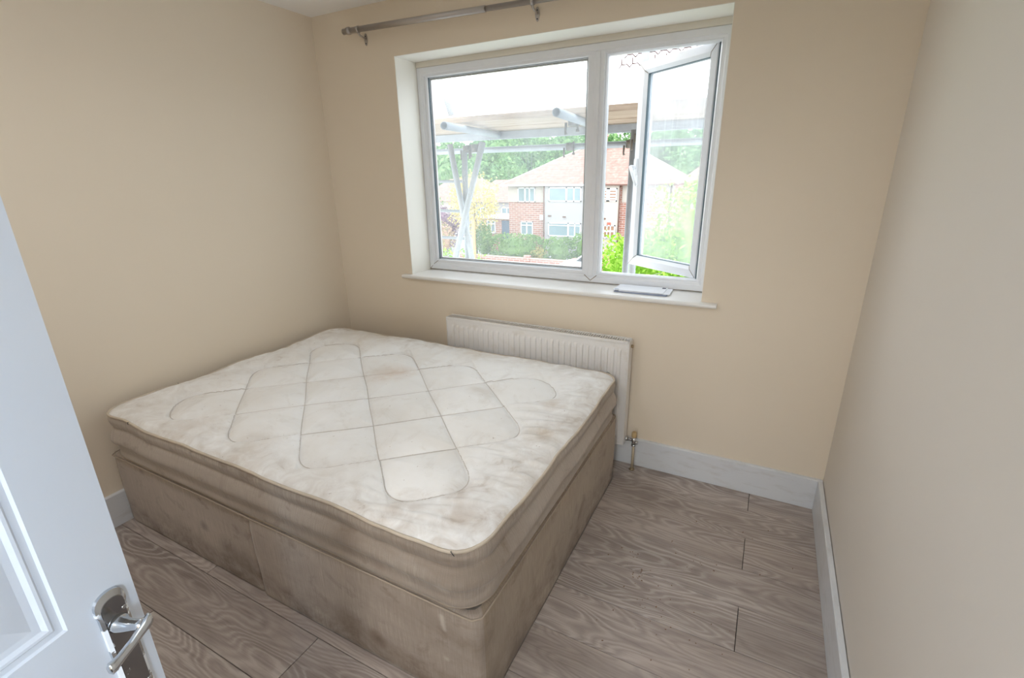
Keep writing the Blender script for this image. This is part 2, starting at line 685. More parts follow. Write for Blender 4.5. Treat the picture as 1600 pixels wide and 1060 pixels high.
# landing beyond
bm = bmesh.new()
for a, b in (((.9, -4.6, -.03), (1.0, RY - .1, RH)), ((3.5, -4.6, -.03), (3.6, RY - .1, RH)), ((.9, -4.7, -.03), (3.6, -4.6, RH)), ((RW + .1, RY - .12, -.03), (3.6, RY - .1, RH))):
    box(bm, a, b)
struct('wall_landing', bm, M_wall)
struct('ceiling_landing', bx((.9, -4.7, RH), (3.6, RY - .1, RH + .1)), M_ceiling)

# skirting boards with a chamfered top edge
BH, BT = .1595, .018


def skirt_x(x0, x1, y, s):
    bm = bmesh.new()
    prism(bm, [(x0, y, 0.0015), (x0, y + s * BT, 0.0015), (x0, y + s * BT, BH - .004), (x0, y + s * (BT - .004), BH), (x0, y, BH)], (x1 - x0, 0, 0))
    return bm


def skirt_y(y0, y1, x, s):
    bm = bmesh.new()
    prism(bm, [(x, y0, 0.0015), (x + s * BT, y0, 0.0015), (x + s * BT, y0, BH - .004), (x + s * (BT - .004), y0, BH), (x, y0, BH)], (0, y1 - y0, 0))
    return bm


struct('baseboard_back', skirt_x(0, RW - .003, -.0005, -1), M_skirt)
struct('baseboard_right', skirt_y(RY, -.019, RW - .0035, -1), M_skirt, label='white skirting board standing slightly off the right wall')
struct('baseboard_left', skirt_y(RY, -.019, .0005, 1), M_skirt)
struct('baseboard_near', skirt_x(.02, DX0 - .09, RY + .0005, 1), M_skirt)

# ------------------------------------------------------------------ window_1
win = root('window_1', (1.433, FY, WB), 'white plastic two-light window, its right casement open', kind='structure')
FB, FT = .948, 2.107
FL, FR = .585, 2.281
ML, MR = 1.640, 1.710       # mullion
OL, ORR = MR, 2.222         # right light opening
GZ0, GZ1 = 1.010, 2.060


def frame_ring(name, x0, x1, z0, z1, prof, mat, parent):
    """mitred rectangular frame; prof = [(inset, y), ...] closed loop section"""
    bm = bmesh.new()
    rings = []
    for ins, y in prof:
        rings.append([bm.verts.new(p) for p in ((x0 + ins, y, z0 + ins), (x1 - ins, y, z0 + ins), (x1 - ins, y, z1 - ins), (x0 + ins, y, z1 - ins))])
    n = len(prof)
    for i in range(n):
        A, B = rings[i], rings[(i + 1) % n]
        for k in range(4):
            bm.faces.new((A[k], A[(k + 1) % 4], B[(k + 1) % 4], B[k]))
    bmesh.ops.recalc_face_normals(bm, faces=bm.faces[:])
    return obj(name, bm, mat, parent)


# outer frame: flat face then a step and a bevel towards the light
frame_ring('outer_frame', FL + .002, FR - .002, FB, FT,
           [(0, FY + .07), (0, FY + .001), (.030, FY), (.034, FY + .004), (.044, FY + .006), (.044, FY + .07)], M_upvc, win)
# mullion with arrow-shaped ends let into the frame
bm = bmesh.new()
mc = (ML + MR) / 2
prism(bm, [(ML, FY + .002, FB + .040), (mc, FY + .002, FB + .012), (MR, FY + .002, FB + .040), (MR, FY + .002, FT - .040), (mc, FY + .002, FT - .012), (ML, FY + .002, FT - .040)], (0, .066, 0))
obj('mullion', bm, M_upvc, win)
obj('mullion_ridge', bx((mc - .014, FY - .004, FB + .034), (mc + .014, FY + .004, FT - .034), .003), M_upvc, win)
# grimy hairlines where the mullion meets the frame
bm = bmesh.new()
tube(bm, [(ML, FY + .0008, FB + .041), (mc, FY - .0002, FB + .0115), (MR, FY + .0008, FB + .041)], .0019, 5)
tube(bm, [(FL + .003, FY - .0005, FB + .002), (FL + .034, FY + .002, FB + .034), (FL + .070, FY + .012, FB + .062)], .0014, 5)
tube(bm, [(WL + .006, FY - .0015, WB + .006), (WR - .006, FY - .0015, WB + .006)], .0012, 5)
obj('joint_grime', bm, M_grime, win)
# left light: glazing bead, rubber and pane
frame_ring('glazing_bead', FL + .045, ML + .001, FB + .044, FT - .030, [(0, FY + .010), (0, FY + .03), (.024, FY + .03), (.022, FY + .019), (.016, FY + .009)], M_upvc, win)
frame_ring('rubber_seal', FL + .067, ML - .021, FB + .065, FT - .051, [(0, FY + .0175), (.0018, FY + .0195), (.0018, FY + .031), (0, FY + .031)], M_gasket, win)
frame_ring('spacer_bar', FL + .067, ML - .021, FB + .065, FT - .051, [(.001, FY + .033), (.001, FY + .046), (.010, FY + .046), (.010, FY + .033)], M_nickel, win)


def pane_bm(x0, x1, z0, z1, y):
    return bx((x0, y, z0), (x1, y + .004, z1))


# a single sheet of dirty glass per light
bm = bmesh.new()
quad(bm, [(FL + .062, FY + .030, FB + .06), (ML - .017, FY + .030, FB + .06), (ML - .017, FY + .030, FT - .046), (FL + .062, FY + .030, FT - .046)])
obj('pane', bm, M_glass, win, label='fixed left pane with rain streaks')
# right light: stop bead around the opening
frame_ring('stop_bead', MR - .001, FR - .044, FB + .044, FT - .040, [(0, FY + .012), (0, FY + .05), (.014, FY + .05), (.014, FY + .022), (.008, FY + .012)], M_upvc, win)
# head filler strip above the frame
obj('head_strip', bx((WL + .003, FY - .004, FT + .001), (WR - .003, FY + .05, WT - .001), .002), M_trimcream, win)
# sill board with a bull nose
bm = bmesh.new()
pts = [(FY + .02, WB - .022), (FY + .02, WB)]
for k in range(7):
    a = PI / 2 - PI * k / 6
    pts.append((-.026 - .011 * math.cos(a), WB - .011 + .011 * math.sin(a)))
prism(bm, [(WL + .001, y, z) for y, z in pts], (WR - WL - .002, 0, 0))
horn = [(.0, WB - .022), (.0, WB)] + pts[2:]
prism(bm, [(.530, y - .0005, z) for y, z in horn], (WL - .530 + .002, 0, 0))
prism(bm, [(WR - .002, y - .0005, z) for y, z in horn], (2.350 - WR + .002, 0, 0))
obj('window_sill', bm, M_sill, win, label='white sill board with rounded nose')
# projecting outside sill
obj('outer_sill', bx((WL, FY + .07, WB - .03), (WR, .40, WB - .005), .004), M_sill, win)

# open casement: hinged on the right jamb, swung outward
HX, HY = 2.212, FY + .055
FX, FYY = 1.786, .545
cdx = Vector((FX - HX, FYY - HY, 0))
CWd = cdx.length
cang = math.atan2(cdx.y, cdx.x)
CZ0, CZ1 = 1.000, 2.070


def to_case(o, parent):
    """casement parts are drawn flat (x from the hinge, y thickness) then swung to the open angle"""
    Mx = Matrix.Translation(Vector((HX, HY, 0)) - wloc(parent)) @ Matrix.Rotation(cang - PI, 4, 'Z')
    o.data.transform(Matrix.Translation(wloc(parent)))
    o.data.transform(Mx)


def cs(name, bm, mat, parent=None, **kw):
    o = obj(name, bm, mat, parent or win, **kw)
    to_case(o, parent or win)
    return o


# in the flat drawing the casement spans x -CWd..0, room face at y=0, outer face at y=+.06
cas = frame_ring('casement', -CWd, 0, CZ0, CZ1, [(0, .06), (0, .006), (.006, 0), (.040, 0), (.046, .005), (.058, .016), (.058, .06)], M_upvc, win)
to_case(cas, win)
cas['label'] = 'open white casement, hinged at right'
o = frame_ring('seal', -CWd, 0, CZ0, CZ1, [(.0575, .0150), (.0595, .019), (.0595, .045), (.0575, .045)], M_gasket, cas)
to_case(o, cas)
o = frame_ring('edge_gasket', -CWd, 0, CZ0, CZ1, [(-.002, .022), (-.002, .030), (.002, .030), (.002, .022)], M_seal, cas)
to_case(o, cas)
bm = bmesh.new()
quad(bm, [(-CWd + .05, .030, CZ0 + .05), (-.05, .030, CZ0 + .05), (-.05, .030, CZ1 - .05), (-CWd + .05, .030, CZ1 - .05)])
o = cs('pane', bm, M_glass2, cas, label='hazy casement pane')
bm = bmesh.new()
for sx_ in (-1, 1):
    for sz in (-1, 1):
        x = -CWd / 2 + sx_ * CWd / 2
        z = (CZ0 + CZ1) / 2 + sz * (CZ1 - CZ0) / 2
        tube(bm, [(x, .0, z), (x - sx_ * .043, -.0006, z - sz * .043), (x - sx_ * .057, .013, z - sz * .057)], .0011, 5)
cs('mitre_grime', bm, M_grime, cas)
obj('hinge_gap_shade', bx((2.2160, FY + .030, 1.005), (2.2215, FY + .055, 2.062)), M_gasket, win)  # dark strip put in for the shade inside the hinge gap
# handle on the free stile, hanging down to the right
bm = bmesh.new()
hz = 1.548
hxx = -CWd + .024
box(bm, (hxx - .013, -.010, hz - .045), (hxx + .013, .001, hz + .045), .004, 2)
o = cs('handle', bm, M_upvc, cas)
bm = bmesh.new()
tube(bm, [(hxx, -.004, hz), (hxx, -.040, hz)], .011, 12)
tube(bm, [(hxx - .004, -.038, hz + .004), (hxx + .02, -.045, hz - .03), (hxx + .045, -.047, hz - .070), (hxx + .062, -.046, hz - .098)], [.010, .0095, .0085, .007], 10)
cs('handle_lever', bm, M_upvc, cas, smooth=True)
# friction stays, top and bottom
for z in (CZ0 - .012, CZ1 + .004):
    bm = bmesh.new()
    box(bm, (1.80, FY + .052, z), (2.20, FY + .064, z + .003))
    t0, t1 = Vector((1.96, FY + .058, z + .004)), Vector((HX, HY, z + .004)) + cdx * .45
    d = (t1 - t0)
    s_ = d.cross(Vector((0, 0, 1))).normalized() * .006
    quad(bm, [t0 - s_, t1 - s_, t1 + s_, t0 + s_])
    obj('friction_stay', bm, M_nickel, win)

# ------------------------------------------------------------------ letters on the sill
def sheet(name, cx, cy, w, h, rot, z, th, mat, label, extra=None):
    bm = bx((-w / 2, -h / 2, 0), (w / 2, h / 2, th), min(.0008, th * .3))
    o = obj(name, bm, mat, base=(0, 0, 0))
    o.location = (cx, cy, z)
    o.rotation_euler = (0, 0, rot)
    tag(o, label, 'letter' if 'env' in name else 'booklet', 'post lying on the window sill')
    if extra:
        for nm, a, b, mm in extra:
            e = obj(nm, bx((a[0], a[1], th), (b[0], b[1], th + .0004)), mm, base=(0, 0, 0))
            e.parent = o
    return o


sheet('magazine', 1.985, .098, .262, .135, -.01, WB + .0005, .005, M_bluepaper, 'blue-grey booklet at the bottom of the pile of post on the sill')
sheet('leaflet', 2.000, .102, .250, .128, .045, WB + .0060, .003, M_paper, 'white leaflet sticking out at the right from under the top envelope')
sheet('envelope', 1.972, .104, .248, .132, .0, WB + .0095, .0035, M_paper, 'white envelope with a dark stamp, on top of the pile of post',
      [('stamp', (.100, .038), (.118, .060), M_print), ('return_mark', (-.118, -.060), (-.098, -.050), M_bluepaper)])

# ------------------------------------------------------------------ radiator
RX0, RX1, RZ0, RZ1 = .894, 1.980, .150, .734
RYF, RYB = -.102, -.035
rad = root('radiator', ((RX0 + RX1) / 2, -.07, RZ0), 'white fluted panel radiator on the wall below the window, behind the bed', 'radiator')
PW = .0333
nfl = int((RX1 - RX0 - .05) / PW)
xs = []
x0f = (RX0 + RX1) / 2 - nfl * PW / 2
prof = [(0, 0), (.12, 0), (.24, 1), (.62, 1), (.74, 0)]
cols = [(RX0 + .004, 0), (RX0 + .012, 0)]
for i in range(nfl):
    cols += [(x0f + (i + p) * PW, h) for p, h in prof]
cols += [(RX1 - .012, 0), (RX1 - .004, 0)]
zr = [(RZ0 + .004, 0), (RZ0 + .045, 0), (RZ0 + .055, .7), (RZ0 + .068, 1), (RZ1 - .072, 1), (RZ1 - .058, .7), (RZ1 - .046, 0), (RZ1 - .016, 0), (RZ1 - .012, .5), (RZ1 - .004, .5)]
V, Fc = [], []
for (z, a) in zr:
    for (x, h) in cols:
        d = h * a * .0075 if a != .5 else .003
        V.append((x, RYF + .008 - d, z))
nc = len(cols)
for j in range(len(zr) - 1):
    for i in range(nc - 1):
        Fc.append((j * nc + i, j * nc + i + 1, (j + 1) * nc + i + 1, (j + 1) * nc + i))
obj('front_panel', (V, Fc), M_rad, rad)
bm = bmesh.new()
box(bm, (RX0, RYF + .006, RZ0), (RX1, RYF + .010, RZ0 + .006), .001)
box(bm, (RX0, RYF + .0085, RZ0 + .003), (RX1, RYF + .018, RZ1 - .005), .001)
obj('front_plate', bm, M_rad, rad)
obj('back_panel', bx((RX0 + .01, RYB - .010, RZ0), (RX1 - .01, RYB, RZ1 - .006), .002), M_rad, rad)
bm = bmesh.new()
for i in range(int((RX1 - RX0 - .06) / .02)):
    x = RX0 + .03 + i * .02
    box(bm, (x, RYF + .02, RZ0 + .03), (x + .0012, RYB - .012, RZ1 - .03))
obj('convector_fins', bm, M_rad, rad, kind='stuff')
# top grille: two rails with cross bars
bm = bmesh.new()
box(bm, (RX0 + .002, RYF - .001, RZ1 - .014), (RX1 - .002, RYF + .009, RZ1), .0015)
box(bm, (RX0 + .002, RYB - .006, RZ1 - .012), (RX1 - .002, RYB + .001, RZ1), .001)
obj('grille_rail', bm, M_rad, rad)
bm = bmesh.new()
n = int((RX1 - RX0 - .03) / .0125)
for i in range(n):
    x = RX0 + .018 + i * .0125
    box(bm, (x, RYF + .009, RZ1 - .006), (x + .0045, RYB - .006, RZ1 - .002))
obj('grille_bars', bm, M_rad, rad, kind='stuff')
for nm, xa, xb in (('side_panel', RX0 - .004, RX0 + .001), ('side_panel', RX1 - .001, RX1 + .004)):
    bm = bmesh.new()
    box(bm, (xa, RYF + .004, RZ0 + .004), (xb, RYB, RZ1 - .003), .0012)
    obj(nm, bm, M_rad, rad)
for x in (RX0 + .2, RX1 - .2):
    obj('wall_bracket', bx((x - .02, RYB, RZ0 + .08), (x + .02, -.001, RZ1 - .12), .002), M_rad, rad)
# bleed plug at the top right, valve and pipe at the bottom right
bm = tb([(RX1 + .003, -.060, RZ1 - .035), (RX1 + .014, -.060, RZ1 - .035)], .008, 10)
obj('bleed_plug', bm, M_brass, rad, smooth=True)
vx = 2.030
bm = bmesh.new()
tube(bm, [(RX1 + .002, -.062, .178), (RX1 + .018, -.062, .178)], .012, 6)
tube(bm, [(RX1 + .016, -.062, .178), (vx - .010, -.062, .178)], .009, 12)
tube(bm, [(vx, -.062, .150), (vx, -.062, .196)], [.011, .012], 12)
tube(bm, [(vx, -.062, .143), (vx, -.062, .153)], .0125, 6)
tube(bm, [(vx, -.062, .165), (vx + .022, -.062, .165)], .009, 8)
val = obj('valve', bm, M_chrome, rad)
obj('valve_cap', tb([(vx, -.062, .196), (vx, -.062, .200), (vx, -.062, .222), (vx, -.062, .226)], [.013, .0145, .0125, .010], 12), M_yellow, val)
pip = obj('feed_pipe', tb([(vx, -.062, .001), (vx, -.062, .146)], .0072, 12), plain('painted_copper_pipe', (.50, .42, .30), .5, var=.2), rad)
obj('pipe_collar', tb([(vx, -.062, .0005), (vx, -.062, .008)], [.016, .012], 12), M_brass, pip)

# ------------------------------------------------------------------ curtain pole
YP = -.057
pole = root('curtain_pole', (.40, YP, 2.275), 'brushed metal curtain pole above the window, fixed on small round brackets', 'curtain pole')


def pz(x):
    return 2.279 - (x - .295) * .0232


obj('rail', tb([(.347, YP, pz(.347)), (1.20, YP, pz(1.20))], .0145, 20), M_nickel, pole)
obj('inner_rail', tb([(1.17, YP, pz(1.17)), (2.56, YP, pz(2.56))], .0122, 20), M_nickel, pole)
for s_, xe in ((-1, .347), (1, 2.56)):
    z = pz(xe)
    obj('finial', tb([(xe, YP, z), (xe + s_ * .004, YP, z), (xe + s_ * .006, YP, z), (xe + s_ * .024, YP, z), (xe + s_ * .026, YP, z), (xe + s_ * .052, YP, z), (xe + s_ * .054, YP, z)],
                     [.0150, .0150, .0185, .0185, .0135, .0150, .008], 20), M_nickel, pole)
for xb in (.400, 1.441, 2.46):
    bm = bmesh.new()
    z = pz(xb)
    # wall plate (a small upright oval), arm and cup
    ring = [(xb + .011 * math.cos(a), -.0005, z - .038 + .030 * math.sin(a)) for a in [2 * PI * k / 16 for k in range(16)]]
    prism(bm, ring, (0, -.003, 0))
    tube(bm, [(xb, -.003, z - .034), (xb, -.02, z - .032), (xb, YP + .01, z - .026), (xb, YP, z - .014)], [.006, .005, .005, .007], 10)
    tube(bm, [(xb - .008, YP, z), (xb + .008, YP, z)], .0165, 20)
    b_ = obj('bracket', bm, M_nickel, pole)
    for dz in (-.057, -.022):
        obj('screw', tb([(xb, -.003, z + dz), (xb, -.005, z + dz)], .0032, 8), M_seal, b_)

# ------------------------------------------------------------------ divan base
BX0, BX1, BY0, BY1, BZ = .030, 1.962, -1.515, -.170, .3676
bed = root('divan_base', ((BX0 + BX1) / 2, (BY0 + BY1) / 2, 0), 'scuffed beige-brown fabric divan bed base in two halves, under the mattress', 'bed base')


def rrect(x0, x1, y0, y1, rads, step=.02, na=8):
    """rounded rectangle, anticlockwise from the near-left; rads = (nl, nr, fr, fl)"""
    out = []
    cs_ = [((x0, y0), PI, rads[0], (1, 1)), ((x1, y0), 1.5 * PI, rads[1], (-1, 1)), ((x1, y1), 0, rads[2], (-1, -1)), ((x0, y1), .5 * PI, rads[3], (1, -1))]
    for (cx, cy), a0, r, (sx_, sy_) in cs_:
        ox, oy = cx + sx_ * r, cy + sy_ * r
        for k in range(na + 1):
            a = a0 + k * (PI / 2) / na
            out.append((ox + r * math.cos(a), oy + r * math.sin(a)))
    # resample
    P = out + [out[0]]
    L = [0]
    for a, b in zip(P[:-1], P[1:]):
        L.append(L[-1] + math.hypot(b[0] - a[0], b[1] - a[1]))
    n = int(L[-1] / step)
    res, i = [], 0
    for k in range(n):
        s = L[-1] * k / n
        while L[i + 1] < s:
            i += 1
        t = (s - L[i]) / max(1e-9, L[i + 1] - L[i])
        res.append((P[i][0] + (P[i + 1][0] - P[i][0]) * t, P[i][1] + (P[i + 1][1] - P[i][1]) * t, s))
    return res, L[-1]


def base_half(x0, x1, rads, mat, inset):
    ring, L = rrect(x0, x1, BY0 + inset, BY1, rads, .02)
    zs = [(.001, -.010), (.004, 0), (.02, .001), (.10, .001), (.20, .002), (.30, .001), (BZ - .014, 0), (BZ - .006, -.003), (BZ, -.010), (BZ, -.022)]
    V, UV = [], []
    cx, cy = (x0 + x1) / 2, (BY0 + BY1) / 2
    n = len(ring)
    for z, o_ in zs:
        for (x, y, s) in ring:
            w = mn.noise(Vector((x * 3, y * 3, z * 6))) * .0030
            dx = (1 if x > cx else -1) * min(1, abs(x - cx) / ((x1 - x0) / 2 - .03) if abs(x - cx) > (x1 - x0) / 2 - .03 else 0)
            dy = (1 if y > cy else -1) * (1 if abs(y - cy) > (BY1 - BY0) / 2 - .05 else 0)
            k = o_ + (w if .005 < z < BZ - .01 else 0)
            zz = z
            V.append((x + dx * k, y + dy * k, zz))
            UV.append((s, z))
    F_, M_ = [], []
    for j in range(len(zs) - 1):
        for i in range(n):
            F_.append((j * n + i, j * n + (i + 1) % n, (j + 1) * n + (i + 1) % n, (j + 1) * n + i))
            xm, ym = ring[i][0], ring[i][1]
            M_.append(1 if (abs(xm - BX1) < .012 and ym > BY0 + .012) else 0)
    F_.append(tuple((len(zs) - 1) * n + i for i in range(n)))
    M_.append(2)
    F_.append(tuple(range(n - 1, -1, -1)))
    M_.append(2)
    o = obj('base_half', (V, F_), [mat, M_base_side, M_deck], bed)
    uvl = o.data.uv_layers.new(name='UVMap')
    for li, lo in enumerate(o.data.loops):
        uvl.data[li].uv = UV[lo.vertex_index]
    o.data.polygons.foreach_set('material_index', M_)
    sm = [True] * len(o.data.polygons)
    sm[-1] = sm[-2] = False
    o.data.polygons.foreach_set('use_smooth', sm)
    return o


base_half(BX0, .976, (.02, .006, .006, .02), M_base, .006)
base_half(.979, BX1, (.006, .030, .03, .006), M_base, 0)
# welt along the top edge of the base
ring, _ = rrect(BX0 - .001, BX1 + .001, BY0 - .001, BY1 + .001, (.02, .032, .03, .02), .03)
obj('welt', tb([(x, y, BZ - .006 + .002 * mn.noise(Vector((x * 5, y * 5, 0)))) for x, y, s in ring], 0.0030, 8, closed=True), M_piping_low, bed, smooth=True)

# ------------------------------------------------------------------ mattress
MX0, MX1, MY0, MY1 = .062, 1.962, -1.520, -.172
TZ, MZ0 = .578, .3720
mat_root = root('mattress', ((MX0 + MX1) / 2, (MY0 + MY1) / 2, MZ0), 'stained off-white mattress quilted in big diamonds, with a brown border, on the divan', 'mattress')
NT = 860
ring, PL = rrect(MX0, MX1, MY0, MY1, (.11, .11, .10, .11), 6.2 / NT, 14)
ring = np.array(ring)
NT = len(ring)
# edge waviness
def wav(s, k, seed):
    return np.array([mn.noise(Vector((math.cos(2 * PI * a / PL) * k, math.sin(2 * PI * a / PL) * k, seed))) for a in s])


sarr = ring[:, 2]
tang = np.roll(ring[:, :2], -1, 0) - np.roll(ring[:, :2], 1, 0)
tang /= np.linalg.norm(tang, axis=1)[:, None]
nrm = np.stack([tang[:, 1], -tang[:, 0]], 1)
lat = wav(sarr, 3.2, 2.) * .011 + wav(sarr, 9, 5.) * .004
# against the left wall it stays straight
ez = wav(sarr, 3.6, 9.) * .013 + wav(sarr, 11, 4.) * .004
edge = ring[:, :2] + nrm * lat[:, None]
ctr = np.array([(MX0 + MX1) / 2, (MY0 + MY1) / 2])
NR = 170
ss = np.linspace(0, 1, NR) ** .8
P = ctr + ss[:, None, None] * (edge - ctr)[None]          # NR,NT,2
X, Y = P[..., 0], P[..., 1]

# quilting seams: lattice of A lines (x+1.08y=a) and B lines (x-1.08y=b)
K = 1.08
A0, B0, ST = -1.150, .775, .3985
cells = {}
rowsB = {0: (2, 3), 1: (1, 4), 2: (0, 5), 3: (1, 6), 4: (2, 5), 5: (3, 4)}   # B band -> A range
cellset = {(a, b) for b, (lo, hi) in rowsB.items() for a in range(lo, hi)}


def AB(i, j):
    a, b = A0 + ST * i, B0 + ST * j
    return np.array([(a + b) / 2, (a - b) / (2 * K)])


edges_ = {}
for (i, j) in cellset:
    for (p, q) in (((i, j), (i + 1, j)), ((i + 1, j), (i + 1, j + 1)), ((i, j + 1), (i + 1, j + 1)), ((i, j), (i, j + 1))):
        edges_.setdefault((p, q), 0)
        edges_[(p, q)] += 1
segs = []
for (p, q), cnt in edges_.items():
    a, b = AB(*p), AB(*q)
    # corners owned by one cell only are rounded: pull segment ends back
    ends = []
    for pt in (p, q):
        own = sum(((pt[0] - di, pt[1] - dj) in cellset) for di in (0, 1) for dj in (0, 1))
        ends.append(own == 1)
    R_ = .40
    a2 = a + (b - a) * (R_ if ends[0] else 0)
    b2 = b + (a - b) * (R_ if ends[1] else 0)
    segs.append((a2, b2))
for (i, j) in cellset:
    for di in (0, 1):
        for dj in (0, 1):
            pt = (i + di, j + dj)
            own = sum(((pt[0] - a, pt[1] - b) in cellset) for a in (0, 1) for b in (0, 1))
            if own == 1:
                c0 = AB(*pt)
                p0 = c0 + (AB(i + 1 - di, j + dj) - c0) * .40
                p1 = c0 + (AB(i + di, j + 1 - dj) - c0) * .40
                prev = p0
                for k in range(1, 9):
                    t = k / 8
                    q_ = (1 - t) ** 2 * p0 + 2 * t * (1 - t) * (c0 * .90 + (p0 + p1) / 2 * .10) + t * t * p1
                    segs.append((prev, q_))
                    prev = q_
# gently wandering seams
wx = np.array([mn.noise(Vector((x * 3, y * 3, 1.3))) for x, y in zip(X.ravel(), Y.ravel())]).reshape(X.shape) * .009
wy = np.array([mn.noise(Vector((x * 3, y * 3, 7.7))) for x, y in zip(X.ravel(), Y.ravel())]).reshape(X.shape) * .009
Xs, Ys = X + wx, Y + wy
D = np.full(X.shape, 9.)
for a, b in segs:
    d = b - a
    L2 = d @ d
    t = np.clip(((Xs - a[0]) * d[0] + (Ys - a[1]) * d[1]) / L2, 0, 1)
    D = np.minimum(D, np.hypot(Xs - a[0] - t * d[0], Ys - a[1] - t * d[1]))
ia = np.floor((Xs + K * Ys - A0) / ST).astype(int)
ib = np.floor((Xs - K * Ys - B0) / ST).astype(int)
inside = np.zeros(X.shape, bool)
for c in cellset:
    inside |= (ia == c[0]) & (ib == c[1])
puff = 1 - np.exp(-(D / .056) ** 1.3)
groove = np.exp(-(D / .0105) ** 2)
fold = np.array([mn.noise(Vector((x * 9, y * 9, 2.))) + .5 * mn.noise(Vector((x * 21, y * 21, 5.))) for x, y in zip(X.ravel(), Y.ravel())]).reshape(X.shape)
# creases pulled square to the outline in the plain border
cang_ = np.arctan2((Y - ctr[1]) / .67, (X - ctr[0]) / .95)
cre = np.array([mn.noise(Vector((math.cos(a) * 13, math.sin(a) * 13, s_ * 3.2))) for a, s_ in zip(cang_.ravel(), np.broadcast_to(ss[:, None], X.shape).ravel())]).reshape(X.shape)
cre2 = np.array([mn.noise(Vector((x * 6 + 1.7 * math.sin(y * 5), y * 34 - x * 6, 3.))) for x, y in zip(X.ravel(), Y.ravel())]).reshape(X.shape)
Sg = np.broadcast_to(ss[:, None], X.shape)
edgefall = np.clip((1 - Sg) / .055, 0, 1)
edgefall = 1 - (1 - edgefall) ** 2
Z = TZ + ez[None] * Sg ** 6 + .026 * edgefall
Z = Z - .012 * (Sg ** 4) * edgefall
out_w = np.where(inside, 0., np.clip(D / .03, 0, 1)) * edgefall
in_w = np.where(inside, 1., 0.)
Z += (puff - 1) * (.0245 * in_w + .018 * (1 - in_w)) - groove * .0045
Z += fold * .0014 * puff + out_w * (cre * .0075 + np.maximum(cre2, 0) * .011 * np.clip((X - 1.35) / .3, .15, 1))
# body sag in the middle
Z -= .008 * np.exp(-(((X - 1.1) / .5) ** 2 + ((Y + .8) / .35) ** 2))
V = np.stack([X, Y, Z], -1).reshape(-1, 3)
idx = np.arange(NR * NT).reshape(NR, NT)
a = idx[1:-1]
F_ = np.stack([idx[1:-1], idx[2:], np.roll(idx[2:], -1, 1), np.roll(idx[1:-1], -1, 1)], -1).reshape(-1, 4)
tri = np.stack([np.zeros(NT, int), idx[1], np.roll(idx[1], -1)], -1)
top = obj('quilted_top', (V.tolist(), F_.tolist() + tri.tolist()), M_tick, mat_root, smooth=True)
uvl = top.data.uv_layers.new(name='UVMap')
lv = np.empty(len(top.data.loops), int)
top.data.loops.foreach_get('vertex_index', lv)
uvv = np.stack([np.broadcast_to(sarr[None], X.shape), Sg], -1).reshape(-1, 2)
uvl.data.foreach_set('uv', uvv[lv].ravel())
def seam_z(px, py):
    """height of the quilted surface nearest to a point, by the polar grid"""
    d = np.array([px, py]) - ctr
    e = edge - ctr
    cr_ = e[:, 0] * d[1] - e[:, 1] * d[0]
    dt_ = e @ d
    k = int(np.argmin(np.where(dt_ > 0, np.abs(cr_) / np.linalg.norm(e, axis=1), 9)))
    k1 = k if cr_[k] >= 0 else (k - 1) % NT
    k2 = (k1 + 1) % NT
    w = abs(cr_[k1]) / max(1e-9, abs(cr_[k1]) + abs(cr_[k2]))
    ee = e[k1] * (1 - w) + e[k2] * w
    s = min(.9999, np.linalg.norm(d) / np.linalg.norm(ee))
    j = max(1, min(NR - 1, int(np.searchsorted(ss, s))))
    t = (s - ss[j - 1]) / (ss[j] - ss[j - 1])
    za = Z[j - 1, k1] * (1 - w) + Z[j - 1, k2] * w
    zb = Z[j, k1] * (1 - w) + Z[j, k2] * w
    return float(za * (1 - t) + zb * t)


bm = bmesh.new()
for a, b in segs:
    L_ = np.linalg.norm(b - a)
    n_ = max(1, int(L_ / .01))
    pts_ = []
    for k in range(n_ + 1):
        q = a + (b - a) * k / n_
        # undo the wander applied to the relief
        x, y = q
        for _ in range(2):
            x = q[0] - mn.noise(Vector((x * 3, y * 3, 1.3))) * .009
            y = q[1] - mn.noise(Vector((x * 3, y * 3, 7.7))) * .009
        pts_.append((x, y, seam_z(x, y) + .0010))
    tube(bm, pts_, .0014, 5, cap=False)
obj('quilting_seams', bm, plain('seam_thread', (.58, .53, .48), .9, var=.2), mat_root, smooth=True)
# move mattress coordinates so the stain marks use world positions: object origin is the root
EDGE3 = [(edge[i, 0], edge[i, 1], TZ + ez[i]) for i in range(NT)]
# border: bulging side with two soft rolls, hard against the top piping
prof = []
for k in range(37):
    v = k / 36
    off = .010 * math.sin(PI * v) + .0055 * math.sin(v * 4 * PI + 1.2) - .012 * max(0, (v - .86) / .14) ** 2 - .004 * max(0, (.10 - v) / .1) - .005 * math.exp(-((v - .27) / .04) ** 2) - .003 * math.exp(-((v - .66) / .05) ** 2)
    prof.append((v, off))
V, UV = [], []
lowz = wav(sarr, 2.6, 15.) * .004
bul = wav(sarr, 4.2, 21.)
fineb = wav(sarr, 16, 23.)
for v, off in prof:
    zt = TZ + ez - .004
    zb = MZ0 + .004 + np.maximum(lowz, -.002)
    z = zt + (zb - zt) * v
    o_ = off * (1 + .5 * bul) + .0025 * fineb * math.sin(PI * v) + .004 * np.array([mn.noise(Vector((s * 2.2, v * 3.1, 8.))) for s in sarr])
    base_edge = ring[:, :2] + nrm * (lat * (1 - v) ** .7)[:, None]
    p = base_edge + nrm * o_[:, None]
    p[:, 0] = np.maximum(p[:, 0], .006)
    for i in range(NT):
        V.append((p[i, 0], p[i, 1], z[i]))
        UV.append((sarr[i], .5 + z[i]))
n = NT
F_ = [(j * n + i, (j + 1) * n + i, (j + 1) * n + (i + 1) % n, j * n + (i + 1) % n) for j in range(len(prof) - 1) for i in range(n)]
sd = obj('border', (V, F_), M_side, mat_root, smooth=True)
